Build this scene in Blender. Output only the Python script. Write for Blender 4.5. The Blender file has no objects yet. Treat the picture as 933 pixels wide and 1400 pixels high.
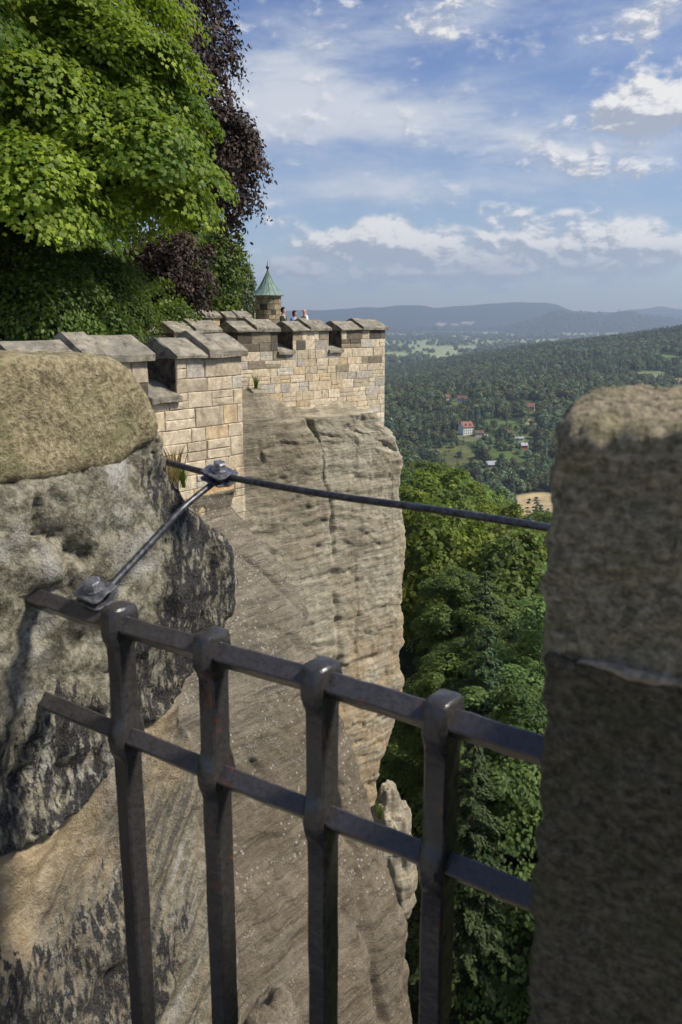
import bpy, bmesh, math, random
import numpy as np
from mathutils import Vector, Matrix, noise, Euler

SC = bpy.context.scene
COL = SC.collection
PI = math.pi

# ------------------------------------------------------------------ camera
# photograph 933 x 1400, focal length 1174 px, horizon at v = 432
FPX, CU, CV = 1174.0, 466.5, 700.0
PITCH = math.atan((CV - 432.0) / FPX)
SP, CP = math.sin(PITCH), math.cos(PITCH)

def ray(u, v):
    a = (u - CU) / FPX; b = -(v - CV) / FPX
    return Vector((a, CP + b * SP, -SP + b * CP))
def at(u, v, Y):
    d = ray(u, v); return d * (Y / d.y)
def on_plane(u, v, p0, n):
    d = ray(u, v); return d * (p0.dot(n) / d.dot(n))
def pix(x, y, z):
    f = y * CP - z * SP; up = y * SP + z * CP
    return CU + FPX * x / f, CV - FPX * up / f

cam = bpy.data.cameras.new('camera'); camo = bpy.data.objects.new('camera', cam); COL.objects.link(camo)
camo.location = (0, 0, 0); camo.rotation_euler = (PI / 2 - PITCH, 0, 0)
cam.sensor_fit = 'VERTICAL'; cam.sensor_height = 36; cam.sensor_width = 24; cam.lens = FPX / 1400 * 36
cam.clip_start = 0.05; cam.clip_end = 40000
cam.dof.use_dof = True; cam.dof.focus_distance = 11.0; cam.dof.aperture_fstop = 11.5
SC.camera = camo

# ------------------------------------------------------------------ helpers
def tag(o, label=None, cat=None, group=None, kind=None):
    if label: o['label'] = label
    if cat: o['category'] = cat
    if group: o['group'] = group
    if kind: o['kind'] = kind
    return o

def empty(name, loc=(0, 0, 0), rz=0.0):
    o = bpy.data.objects.new(name, None); COL.objects.link(o)
    o.location = loc; o.rotation_euler = (0, 0, rz); o.empty_display_size = .3
    return o

def link(name, me, mats, parent=None):
    if not isinstance(mats, (list, tuple)): mats = [mats]
    if len(me.materials) == 0:
        for m in mats: me.materials.append(m)
    o = bpy.data.objects.new(name, me); COL.objects.link(o)
    if parent: o.parent = parent
    return o

def pymesh(name, verts, faces, mats, parent=None, smooth=False):
    me = bpy.data.meshes.new(name); me.from_pydata([tuple(v) for v in verts], [], faces); me.update()
    if smooth: me.polygons.foreach_set('use_smooth', [True] * len(me.polygons))
    return link(name, me, mats, parent)

def bmobj(name, bm, mats, parent=None, smooth=False):
    bmesh.ops.recalc_face_normals(bm, faces=bm.faces[:])
    me = bpy.data.meshes.new(name); bm.to_mesh(me); bm.free()
    if smooth: me.polygons.foreach_set('use_smooth', [True] * len(me.polygons))
    return link(name, me, mats, parent)

def npmesh(name, V, loops, starts, mats, tint=None, smooth=False):
    me = bpy.data.meshes.new(name)
    V = np.asarray(V, dtype=np.float32).reshape(-1, 3)
    me.vertices.add(len(V)); me.vertices.foreach_set('co', V.ravel())
    me.loops.add(len(loops)); me.loops.foreach_set('vertex_index', np.asarray(loops, dtype=np.int32))
    me.polygons.add(len(starts)); me.polygons.foreach_set('loop_start', np.asarray(starts, dtype=np.int32))
    me.update(calc_edges=True); me.validate()
    if smooth: me.polygons.foreach_set('use_smooth', np.ones(len(starts), dtype=bool))
    if tint is not None and len(tint) == len(me.polygons):
        a = me.attributes.new('tint', 'FLOAT', 'FACE'); a.data.foreach_set('value', np.asarray(tint, dtype=np.float32))
    if not isinstance(mats, (list, tuple)): mats = [mats]
    for m in mats: me.materials.append(m)
    return me

def gridmesh(name, P, mats, smooth=True, closed=False):
    """P: array rows x cols x 3"""
    r, c = P.shape[:2]
    idx = np.arange(r * c).reshape(r, c)
    a = idx[:-1, :-1].ravel(); b = idx[:-1, 1:].ravel(); d = idx[1:, 1:].ravel(); e = idx[1:, :-1].ravel()
    F = np.stack([a, b, d, e], 1)
    if closed:
        F = np.vstack([F, np.stack([idx[:-1, -1], idx[:-1, 0], idx[1:, 0], idx[1:, -1]], 1)])
    return npmesh(name, P.reshape(-1, 3), F.ravel(), np.arange(len(F)) * 4, mats, smooth=smooth)

def add_box(bm, x0, x1, y0, y1, z0, z1, M=None):
    vs = [bm.verts.new((x, y, z)) for x in (x0, x1) for y in (y0, y1) for z in (z0, z1)]
    for f in ((0, 1, 3, 2), (4, 6, 7, 5), (0, 4, 5, 1), (2, 3, 7, 6), (0, 2, 6, 4), (1, 5, 7, 3)):
        bm.faces.new([vs[i] for i in f])
    if M is not None:
        for v in vs: v.co = M @ v.co
    return vs

def add_prism(bm, sec, a0, a1, M=None):
    """section (y, z) extruded along x from a0 to a1"""
    A = [bm.verts.new((a0, y, z)) for y, z in sec]; B = [bm.verts.new((a1, y, z)) for y, z in sec]
    n = len(sec)
    bm.faces.new(A); bm.faces.new(B[::-1])
    for i in range(n):
        bm.faces.new([A[i], B[i], B[(i + 1) % n], A[(i + 1) % n]])
    if M is not None:
        for v in A + B: v.co = M @ v.co

def add_tube(bm, pts, radii, seg=10, caps=True):
    pts = [Vector(p) for p in pts]; rings = []
    if not isinstance(radii, (list, tuple)): radii = [radii] * len(pts)
    ref = None
    for i, p in enumerate(pts):
        d = (pts[min(i + 1, len(pts) - 1)] - pts[max(i - 1, 0)]).normalized()
        if ref is None: ref = Vector((0, 0, 1)) if abs(d.z) < .9 else Vector((1, 0, 0))
        s = d.cross(ref).normalized(); t = s.cross(d).normalized(); ref = t
        rings.append([bm.verts.new(p + (s * math.cos(2 * PI * k / seg) + t * math.sin(2 * PI * k / seg)) * radii[i]) for k in range(seg)])
    for A, B in zip(rings, rings[1:]):
        for k in range(seg): bm.faces.new([A[k], A[(k + 1) % seg], B[(k + 1) % seg], B[k]])
    if caps:
        bm.faces.new(rings[0][::-1]); bm.faces.new(rings[-1])

def add_lathe(bm, prof, seg=24, c=(0, 0, 0)):
    rings = [[bm.verts.new((c[0] + r * math.cos(2 * PI * k / seg), c[1] + r * math.sin(2 * PI * k / seg), c[2] + z)) for k in range(seg)] for r, z in prof]
    for A, B in zip(rings, rings[1:]):
        for k in range(seg): bm.faces.new([A[k], A[(k + 1) % seg], B[(k + 1) % seg], B[k]])
    bm.faces.new(rings[0][::-1]); bm.faces.new(rings[-1])

def bevel(o, w, seg=2, ang=35):
    m = o.modifiers.new('bevel', 'BEVEL'); m.width = w; m.segments = seg; m.limit_method = 'ANGLE'; m.angle_limit = math.radians(ang)
    return o

def fbm(p, oct=4, s=1.0):
    return noise.fractal(Vector(p) * s, 1.0, 2.0, oct)

# ------------------------------------------------------------------ material helpers
class NT:
    def __init__(s, name, world=False):
        if world: s.mat = bpy.data.worlds.new(name)
        else: s.mat = bpy.data.materials.new(name)
        s.mat.use_nodes = True; s.t = s.mat.node_tree; s.t.nodes.clear()
    def n(s, typ, ins=None, **props):
        nd = s.t.nodes.new(typ)
        for k, v in props.items(): setattr(nd, k, v)
        for k, v in (ins or {}).items(): s.set(nd, k, v)
        return nd
    def set(s, nd, k, v):
        sk = nd.inputs[k]
        if isinstance(v, bpy.types.NodeSocket): s.t.links.new(v, sk)
        elif isinstance(v, bpy.types.Node): s.t.links.new(v.outputs[0], sk)
        else:
            if hasattr(sk.default_value, '__len__') and not hasattr(v, '__len__'): v = [v] * len(sk.default_value)
            if hasattr(sk.default_value, '__len__') and len(sk.default_value) == 4 and len(v) == 3: v = (*v, 1)
            sk.default_value = v
    def math(s, op, a, b=0.0, clamp=False):
        nd = s.n('ShaderNodeMath', operation=op, use_clamp=clamp); s.set(nd, 0, a)
        if op not in ('ABSOLUTE', 'SQRT', 'SINE', 'FRACT', 'FLOOR', 'ARCSINE'): s.set(nd, 1, b)
        return nd.outputs[0]
    def noise(s, vec, scale, detail=4, rough=.55, dist=0.0):
        nd = s.n('ShaderNodeTexNoise', {'Scale': scale, 'Detail': detail, 'Roughness': rough, 'Distortion': dist})
        if vec is not None: s.set(nd, 'Vector', vec)
        return nd.outputs[0]
    def voro(s, vec, scale, feature='F1', rnd=1.0):
        nd = s.n('ShaderNodeTexVoronoi', {'Scale': scale, 'Randomness': rnd}, feature=feature)
        if vec is not None: s.set(nd, 'Vector', vec)
        return nd
    def ramp(s, fac, stops):
        nd = s.n('ShaderNodeValToRGB'); e = nd.color_ramp.elements
        while len(e) < len(stops): e.new(.5)
        for el, (p, c) in zip(e, stops):
            el.position = p; el.color = (c, c, c, 1) if not hasattr(c, '__len__') else (*c[:3], 1)
        s.set(nd, 0, fac); return nd.outputs[0]
    def step(s, fac, lo, hi):
        nd = s.n('ShaderNodeMapRange', {'Value': fac, 'From Min': lo, 'From Max': hi, 'To Min': 0.0, 'To Max': 1.0}, interpolation_type='SMOOTHSTEP')
        return nd.outputs[0]
    def mix(s, fac, a, b, mode='MIX'):
        nd = s.n('ShaderNodeMix', data_type='RGBA', blend_type=mode)
        s.set(nd, 0, fac); s.set(nd, 6, a); s.set(nd, 7, b); return nd.outputs[2]
    def pos(s, scale=(1, 1, 1), rot=(0, 0, 0), obj=True):
        tc = s.n('ShaderNodeTexCoord'); mp = s.n('ShaderNodeMapping', {'Scale': scale, 'Rotation': rot})
        s.set(mp, 0, tc.outputs['Object' if obj else 'Generated']); return mp.outputs[0]
    def world(s, scale=(1, 1, 1), rot=(0, 0, 0)):
        g = s.n('ShaderNodeNewGeometry'); mp = s.n('ShaderNodeMapping', {'Scale': scale, 'Rotation': rot})
        s.set(mp, 0, g.outputs['Position']); return mp.outputs[0]
    def attr(s, name, out=0):
        return s.n('ShaderNodeAttribute', attribute_name=name).outputs[out]
    def bump(s, h, strength, dist, prev=None):
        nd = s.n('ShaderNodeBump', {'Height': h, 'Strength': strength, 'Distance': dist})
        if prev is not None: s.set(nd, 'Normal', prev)
        return nd.outputs[0]
    def out(s, col, rough=.85, normal=None, metal=0.0, spec=.3):
        b = s.n('ShaderNodeBsdfPrincipled', {'Base Color': col, 'Roughness': rough, 'Metallic': metal, 'Specular IOR Level': spec})
        if normal is not None: s.set(b, 'Normal', normal)
        o = s.n('ShaderNodeOutputMaterial', {'Surface': b.outputs[0]})
        return s.mat

def flat(name, col, rough=.8, var=.25, scale=8, metal=0.0):
    m = NT(name); f = m.noise(m.pos(), scale, 5)
    c = m.mix(m.step(f, .3, .7), tuple(x * (1 - var) for x in col), tuple(min(1, x * (1 + var)) for x in col))
    return m.out(c, rough, m.bump(m.noise(m.pos(), scale * 4, 3), .2, .02), metal)
# ------------------------------------------------------------------ materials
def mat_capstone():
    m = NT('weathered_olive_sandstone'); w = m.world()
    g = m.noise(w, 95, 6, .62); b = m.noise(w, 11, 4); fine = m.noise(w, 260, 3, .6)
    c = m.mix(m.step(g, .30, .72), (.15, .12, .06), (.42, .355, .21))
    c = m.mix(m.math('MULTIPLY', m.step(b, .48, .66), .6), c, (.17, .165, .075))
    c = m.mix(m.math('MULTIPLY', m.step(fine, .56, .72), .55), c, (.55, .48, .33))
    c = m.mix(m.math('MULTIPLY', m.step(m.noise(w, 30, 5, .7), .58, .7), .7), c, (.06, .05, .03))
    h = m.math('ADD', m.math('MULTIPLY', g, .7), m.math('MULTIPLY', fine, .3))
    return m.out(c, .95, m.bump(h, 1.0, .012))

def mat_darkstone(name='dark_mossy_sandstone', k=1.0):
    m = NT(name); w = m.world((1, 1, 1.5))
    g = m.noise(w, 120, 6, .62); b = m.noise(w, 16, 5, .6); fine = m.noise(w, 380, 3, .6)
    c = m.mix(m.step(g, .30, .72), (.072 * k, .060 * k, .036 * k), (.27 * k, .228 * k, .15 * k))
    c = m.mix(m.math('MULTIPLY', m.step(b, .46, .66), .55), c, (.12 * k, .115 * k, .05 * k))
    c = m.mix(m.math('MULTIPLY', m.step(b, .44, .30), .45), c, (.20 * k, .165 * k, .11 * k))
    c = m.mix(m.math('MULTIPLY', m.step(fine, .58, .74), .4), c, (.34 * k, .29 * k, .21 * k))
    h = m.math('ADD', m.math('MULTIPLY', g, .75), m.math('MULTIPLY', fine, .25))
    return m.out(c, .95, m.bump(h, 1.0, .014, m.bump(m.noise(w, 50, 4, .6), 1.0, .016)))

def mat_merlonstone(bed=False):
    # pale crumbly stone with black crust; 'crust' (0..1) and 'ochre' are painted per vertex
    m = NT('bedded_rock_foot' if bed else 'lichen_crusted_stone'); w = m.world(); wv = m.world((1.7, 1.7, .40))
    g = m.noise(w, 55, 6, .68); b = m.noise(w, 9, 5); fine = m.noise(w, 230, 3, .6)
    base = m.mix(m.step(g, .34, .68), (.10, .092, .062), (.355, .32, .235))
    base = m.mix(m.math('MULTIPLY', m.step(b, .5, .7), .75), base, m.mix(m.step(fine, .4, .6), (.31, .305, .28), (.52, .50, .44)))
    base = m.mix(m.math('MULTIPLY', m.step(m.noise(w, 24, 6, .75), .53, .62), .8), base, (.07, .066, .042))
    och = m.mix(m.step(g, .3, .7), (.34, .25, .14), (.50, .40, .25))
    base = m.mix(m.attr('ochre', 2), base, och)
    if bed:   # inclined bedding: pale and rusty seams between grey layers
        g_ = m.n('ShaderNodeNewGeometry').outputs['Position']
        def dot(v):
            nd = m.n('ShaderNodeVectorMath', {0: g_, 1: v}, operation='DOT_PRODUCT'); return nd.outputs['Value']
        ac = dot((.58 * .80, .815 * .80, -.60)); al = dot((.58 * .60, .815 * .60, .80))
        bv = m.n('ShaderNodeCombineXYZ', {0: m.math('MULTIPLY', ac, 26.0), 1: m.math('MULTIPLY', al, 2.2), 2: 1.3}).outputs[0]
        bn = m.noise(bv, 1.0, 7, .62, .5)
        base = m.mix(.35, base, (.17, .15, .12))
        base = m.mix(m.math('MULTIPLY', m.step(bn, .52, .62), .75), base, (.07, .064, .055))
        base = m.mix(m.math('MULTIPLY', m.step(bn, .42, .34), .7), base, (.38, .36, .32))
        base = m.mix(m.math('MULTIPLY', m.math('MULTIPLY', m.step(bn, .46, .49), m.step(bn, .53, .50)), .35), base, (.33, .235, .13))
        base = m.mix(m.attr('ochre', 2), base, och)
    # black crust with a broken, vertically streaked edge
    n1 = m.noise(wv, 42, 7, .72); n2 = m.noise(w, 13, 4, .6)
    d = m.math('ADD', m.math('MULTIPLY', n1, 1.0), m.math('MULTIPLY', n2, .45))
    cr = m.math('ADD', d, m.math('MULTIPLY', m.math('MINIMUM', m.attr('crust', 2), 1.0), .30))
    k = m.step(cr, .955, 1.03)
    dark = m.mix(m.step(fine, .3, .7), (.014, .013, .013), (.07, .066, .062))
    c = m.mix(k, base, dark)
    h = m.math('ADD', m.math('MULTIPLY', g, .7), m.math('MULTIPLY', fine, .3))
    return m.out(c, .95, m.bump(h, 1.0, .012))

def mat_cliff(name, tone, spots, dip, ochre):
    m = NT(name); w = m.world(); s = m.world((.55, .55, 6.0), (dip[0], dip[1], 0)); sf = m.world((.42, .42, 8.5), (dip[0], dip[1], 0))
    n1 = m.noise(s, 1.1, 8, .66, .8); n2 = m.noise(sf, 3.4, 7, .68, .7); b = m.noise(w, .55, 4)
    wv = m.world((1.2, 1.2, .16)); st = m.noise(wv, 1.1, 6, .6, .6)
    t = tone
    c = m.mix(m.step(n1, .34, .68), tuple(x * .62 for x in t), tuple(x * 1.28 for x in t))
    c = m.mix(m.math('MULTIPLY', m.step(b, .45, .68), .55), c, (t[0] * .72, t[1] * .66, t[2] * .58))
    gr = m.noise(w, 16, 6, .7)
    c = m.mix(m.math('MULTIPLY', m.step(n2, .53, .63), .88), c, tuple(x * .40 for x in t))
    c = m.mix(m.math('MULTIPLY', m.step(gr, .52, .68), .55), c, tuple(x * .5 for x in t))
    c = m.mix(m.math('MULTIPLY', m.step(gr, .46, .32), .4), c, tuple(min(1, x * 1.5) for x in t))
    c = m.mix(m.math('MULTIPLY', m.step(n2, .47, .33), .5), c, tuple(min(1, x * 1.5) for x in t))
    c = m.mix(m.math('MULTIPLY', m.step(st, .54, .74), .6), c, tuple(x * .5 for x in t))          # run-off stains
    c = m.mix(m.math('MULTIPLY', m.step(st, .45, .28), .35), c, (t[0] * 1.35, t[1] * 1.34, t[2] * 1.32))
    mo = m.noise(w, 2.6, 6, .7)
    c = m.mix(m.math('MULTIPLY', m.step(mo, .50, .66), .5), c, (t[0] * .60, t[1] * .57, t[2] * .50))
    c = m.mix(m.math('MULTIPLY', m.step(mo, .46, .32), .4), c, (t[0] * 1.4, t[1] * 1.36, t[2] * 1.28))
    c = m.mix(m.math('MULTIPLY', m.attr('grey', 2), .62), c, m.mix(1.0, c, (.58, .54, .49), 'MULTIPLY'))
    oc = m.math('MULTIPLY', m.attr('ochre', 2), m.step(m.noise(w, 1.3, 5), .30, .62))
    c = m.mix(m.math('MULTIPLY', oc, ochre), c, m.mix(m.step(n1, .3, .7), (.40, .28, .15), (.58, .45, .29)))
    if spots:
        v = m.voro(w, 13.0); sm = m.noise(m.world(), 1.3, 3, .5)
        hi = m.math('MULTIPLY', m.step(m.math('SUBTRACT', v.outputs['Distance'], m.math('MULTIPLY', m.noise(w, 30, 2), .2)), .16, .06), m.step(sm, .48, .58))
        v2 = m.voro(w, 34.0)
        hi2 = m.math('MULTIPLY', m.step(v2.outputs['Distance'], .34, .2), m.step(m.noise(m.world((1, 1, 2.2)), 2.2, 5, .65), .53, .62))
        c = m.mix(m.math('MULTIPLY', m.math('MAXIMUM', hi, hi2), .70), c, (.56, .54, .49))
    h = m.math('ADD', m.math('MULTIPLY', n2, .6), m.math('MULTIPLY', m.noise(sf, 14, 6, .7), .4))
    h2 = m.math('ADD', m.noise(w, 45, 4, .6), m.math('MULTIPLY', gr, 1.6))
    return m.out(c, .95, m.bump(h2, .8, .03, m.bump(h, 1.0, .09)))

def mat_masonry():
    m = NT('ashlar_sandstone'); w = m.world()
    c = m.attr('col'); g = m.noise(w, 9, 6, .65); fine = m.noise(w, 45, 5, .65)
    c = m.mix(m.step(g, .3, .75), m.mix(1.0, c, (.66, .63, .60), 'MULTIPLY'), m.mix(1.0, c, (1.18, 1.16, 1.1), 'MULTIPLY'))
    c = m.mix(m.math('MULTIPLY', m.step(fine, .56, .72), .5), c, m.mix(1.0, c, (.5, .46, .42), 'MULTIPLY'))
    wv = m.world((1.5, 1.5, .2)); st = m.noise(wv, 1.8, 6, .65, .5)
    c = m.mix(m.math('MULTIPLY', m.step(st, .56, .74), .55), c, m.mix(1.0, c, (.42, .40, .38), 'MULTIPLY'))
    h = m.math('ADD', m.math('MULTIPLY', g, .5), m.math('MULTIPLY', fine, .5))
    return m.out(c, .93, m.bump(h, .9, .03))

def mat_coping():
    m = NT('coping_sandstone'); w = m.world()
    g = m.noise(w, 5, 6, .65); fine = m.noise(w, 40, 5, .7); b = m.noise(w, 1.7, 4)
    c = m.mix(m.step(g, .33, .7), (.20, .175, .13), (.45, .40, .31))
    c = m.mix(m.math('MULTIPLY', m.step(b, .45, .62), .55), c, (.19, .18, .15))
    c = m.mix(m.math('MULTIPLY', m.step(fine, .55, .7), .6), c, (.12, .105, .08))
    c = m.mix(m.math('MULTIPLY', m.step(m.noise(w, 6, 6, .72), .54, .64), .62), c, (.035, .032, .03))
    return m.out(c, .94, m.bump(fine, .9, .02, m.bump(g, .6, .05)))

def mat_dark_reveal():  # shade in the crenels, put in as a near-black stone colour
    m = NT('shade_dark_sandstone'); w = m.world(); g = m.noise(w, 6, 6, .65)
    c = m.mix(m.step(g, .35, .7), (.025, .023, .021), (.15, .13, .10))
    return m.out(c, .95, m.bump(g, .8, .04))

def mat_iron(name='wrought_iron_paint', k=1.0):
    m = NT(name); w = m.world()
    g = m.noise(w, 110, 5, .65); b = m.noise(w, 26, 5, .7); f = m.noise(w, 300, 2)
    c = m.mix(m.step(g, .2, .8), (.026 * k, .0235 * k, .023 * k), (.048 * k, .044 * k, .043 * k))
    c = m.mix(m.math('MULTIPLY', m.step(b, .595, .67), .85), c, m.mix(m.step(f, .4, .6), (.16, .05, .028), (.07, .035, .025)))
    v = m.voro(w, 55.0)
    c = m.mix(m.math('MULTIPLY', m.step(v.outputs['Distance'], .16, .08), .6), c, (.018, .014, .013))
    r = m.math('ADD', m.math('MULTIPLY', g, .30), .16)
    return m.out(c, r, m.bump(f, .25, .0015, m.bump(m.noise(w, 38, 4), .5, .006)), 0.0, .6)

def mat_rod():
    m = NT('galvanised_rod'); w = m.world(); g = m.noise(w, 80, 5, .65)
    c = m.mix(m.step(g, .35, .65), (.045, .045, .05), (.12, .12, .125))
    return m.out(c, .42, m.bump(g, .3, .002), .75, .5)
def mat_zinc():
    m = NT('zinc_bolt'); w = m.world(); g = m.noise(w, 120, 5, .65)
    c = m.mix(m.step(g, .35, .65), (.22, .225, .235), (.42, .42, .43))
    return m.out(c, .42, m.bump(g, .3, .002), .85, .5)
def mat_plate():
    m = NT('weathered_zinc_plate'); w = m.world(); g = m.noise(w, 90, 5, .65)
    c = m.mix(m.step(g, .35, .65), (.10, .10, .11), (.24, .24, .25))
    return m.out(c, .45, m.bump(g, .4, .002), .7, .5)

def mat_leaf(name, lo, hi, trans=.3, rnd=.0, gloss=.5):
    m = NT(name); t = m.attr('tint', 2)
    r = m.n('ShaderNodeObjectInfo').outputs['Random']
    f = t
    c = m.mix(f, lo, hi)
    if rnd > 0:
        hs = m.n('ShaderNodeHueSaturation', {'Color': c, 'Hue': m.math('ADD', .5 - rnd * .06, m.math('MULTIPLY', r, rnd * .10)),
                 'Value': m.math('ADD', 1 - rnd * .45, m.math('MULTIPLY', r, rnd * .9)), 'Saturation': m.math('ADD', 1.0, m.math('MULTIPLY', r, -.25 * rnd))})
        c = hs.outputs[0]
    p = m.n('ShaderNodeBsdfPrincipled', {'Base Color': c, 'Roughness': gloss, 'Specular IOR Level': .35})
    tr = m.n('ShaderNodeBsdfTranslucent', {'Color': m.mix(.65, c, (.30, .42, .03), 'MIX') if trans > .2 else c})
    mx = m.n('ShaderNodeMixShader', {0: trans, 1: p.outputs[0], 2: tr.outputs[0]})
    m.n('ShaderNodeOutputMaterial', {'Surface': mx.outputs[0]})
    return m.mat

def mat_bark():
    m = NT('bark'); g = m.noise(m.pos((1, 1, .25)), 14, 6, .65)
    c = m.mix(m.step(g, .3, .7), (.035, .028, .02), (.13, .105, .08))
    return m.out(c, .95, m.bump(g, .8, .03))

def mat_copper():
    m = NT('verdigris_copper'); w = m.pos((1, 1, .3)); g = m.noise(w, 6, 6, .65)
    c = m.mix(m.step(g, .3, .7), (.12, .185, .155), (.25, .34, .285))
    c = m.mix(m.math('MULTIPLY', m.step(m.noise(w, 13, 4), .58, .7), .5), c, (.07, .10, .08))
    return m.out(c, .7, m.bump(g, .3, .02))

def mat_ground():
    m = NT('land_cover'); c = m.attr('col'); w = m.world()
    g = m.noise(w, .05, 6, .6); f = m.noise(w, .9, 5, .65)
    c = m.mix(m.step(g, .35, .65), m.mix(1.0, c, (.72, .74, .76), 'MULTIPLY'), m.mix(1.0, c, (1.2, 1.2, 1.12), 'MULTIPLY'))
    c = m.mix(m.step(f, .35, .7), m.mix(1.0, c, (.75, .75, .75), 'MULTIPLY'), c)
    return m.out(c, .98, m.bump(f, .6, .25), spec=.05)

def mat_floor():
    m = NT('worn_paving'); w = m.world()
    b = m.n('ShaderNodeTexBrick', {'Vector': w, 'Scale': 2.0, 'Color1': (.26, .24, .20, 1), 'Color2': (.33, .30, .25, 1), 'Mortar': (.10, .09, .07, 1), 'Mortar Size': .02})
    g = m.noise(w, 14, 6, .65)
    c = m.mix(.5, b.outputs[0], m.mix(g, (.1, .09, .07), (.42, .38, .32)))
    return m.out(c, .95, m.bump(g, .6, .01))
def mat_turf():
    m = NT('turf_and_gravel'); w = m.world(); g = m.noise(w, .8, 6, .65); f = m.noise(w, 12, 5, .7)
    c = m.mix(m.step(g, .45, .55), m.mix(f, (.03, .06, .012), (.10, .15, .03)), m.mix(f, (.18, .16, .12), (.36, .32, .25)))
    return m.out(c, .97, m.bump(f, .8, .05))

M = dict(dark2=mat_darkstone('deep_shade_sandstone', .85), cap=mat_capstone(), dark=mat_darkstone('dark_mossy_sandstone', 2.0), merlon=mat_merlonstone(), bed=mat_merlonstone(True),  # dark2: deep shade on the lower stone put in as a darker colour
         cliff_far=mat_cliff('banded_cliff_sandstone', (.51, .455, .335), False, (.03, -.05), .9),
         cliff_near=mat_cliff('spotted_cliff_sandstone', (.30, .26, .19), True, (.10, .05), .5),
         masonry=mat_masonry(), coping=mat_coping(), reveal=mat_dark_reveal(), iron=mat_iron(), rail=mat_iron('skylit_rail_paint', 1.45), rod=mat_rod(), zinc=mat_zinc(), plate=mat_plate(),  # rail: base colour lightened for the sky reflected on the rails
         bark=mat_bark(), copper=mat_copper(), ground=mat_ground(), floor=mat_floor(), turf=mat_turf())
M['maple'] = mat_leaf('maple_leaf', (.055, .12, .010), (.34, .42, .040), .42, 0, .6)
M['beech_red'] = mat_leaf('copper_beech_leaf', (.022, .013, .009), (.072, .042, .026), .12, 0, .6)
M['shade_leaf'] = mat_leaf('understory_leaf', (.026, .050, .010), (.115, .155, .034), .30, 0, .8)  # understory shade is put into this leaf colour
M['ivy'] = mat_leaf('ivy_leaf', (.030, .066, .012), (.135, .20, .034), .25, 0, .6)
M['lime_leaf'] = mat_leaf('bright_shrub_leaf', (.05, .09, .015), (.17, .22, .04), .35, 0, .5)
M['pale_leaf'] = mat_leaf('grey_green_leaf', (.045, .065, .028), (.12, .15, .065), .3, 0, .5)
M['wood_a'] = mat_leaf('broadleaf_yellow_green', (.062, .118, .013), (.235, .325, .042), .36, .7, .7)
M['wood_b'] = mat_leaf('broadleaf_deep_green', (.055, .105, .018), (.20, .27, .05), .33, .7, .7)
M['wood_c'] = mat_leaf('conifer_needles', (.034, .070, .022), (.13, .19, .06), .18, .6, .7)
M['wood_far'] = mat_leaf('far_forest_leaf', (.070, .108, .036), (.20, .245, .075), .16, 1.0, .8)
M['wood_far_c'] = mat_leaf('far_conifer_needles', (.044, .078, .034), (.125, .175, .068), .12, .8, .8)
M['near_leaf'] = mat_leaf('shaded_spray_leaf', (.020, .050, .010), (.15, .22, .036), .30, .5, .7)  # foliage close below, darkened in colour for the shade there
M['near_c'] = mat_leaf('shaded_conifer_spray', (.013, .032, .010), (.068, .115, .030), .14, .5, .7)  # darker copy of the conifer colour, with the shade put in
M['dry'] = mat_leaf('dry_grass_blade', (.22, .16, .06), (.42, .33, .14), .2, 0, .7)
M['herb'] = mat_leaf('herb_leaf', (.03, .07, .012), (.12, .18, .03), .3, 0, .6)
M['yellow'] = flat('yellow_flower', (.75, .55, .03))
M['white_wall'] = flat('white_render', (.75, .73, .68), .9, .08)
M['cream_wall'] = flat('cream_render', (.62, .52, .36), .9, .12)
M['red_roof'] = flat('red_roof_tiles', (.27, .12, .09), .85, .25, 3)
M['brown_roof'] = flat('brown_roof', (.16, .09, .06), .85, .25, 3)
M['grey_roof'] = flat('grey_sheet_roof', (.36, .37, .38), .6, .15, 3)
M['brown_wood'] = flat('weathered_timber', (.13, .09, .055), .9, .3, 6)
M['glass'] = flat('dark_window_glass', (.03, .035, .04), .15, .2)
M['wire'] = flat('dark_wire', (.05, .055, .055), .6, .2, 20, .4)
for k, c in dict(skin=(.55, .33, .24), white_cloth=(.78, .77, .74), blue_cloth=(.10, .20, .42), dark_cloth=(.03, .045, .035), red_cloth=(.55, .05, .05), pink_cloth=(.62, .28, .38),
                 denim=(.06, .09, .16), hair_brown=(.11, .06, .035), hair_dark=(.025, .018, .015), hair_grey=(.35, .31, .28)).items():
    M[k] = flat(k, c, .75, .12, 20)
# ------------------------------------------------------------------ the embrasure the camera looks through
RAILZ = -0.50
d0 = ray(55, 820); d1 = ray(745, 1027)
G0 = d0 * (RAILZ / d0.z); G1 = d1 * (RAILZ / d1.z)
R = Vector((G1.x - G0.x, G1.y - G0.y, 0)).normalized()      # along the wall, to the right
N = Vector((-R.y, R.x, 0))                                   # outwards
F0 = Vector((G0.x, G0.y, 0))
NB = F0.dot(N)                                               # distance of the grille plane from the camera
def W(k, s, z):                                              # k along the wall from the left cheek, s outwards from the grille
    return F0 + R * k + N * s + Vector((0, 0, z))
def cheek(u, v, k=0.0):                                      # pixel -> (s, z) on the left cheek plane
    p = on_plane(u, v, F0 + R * k, R); return (p - F0).dot(N), p.z

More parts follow.
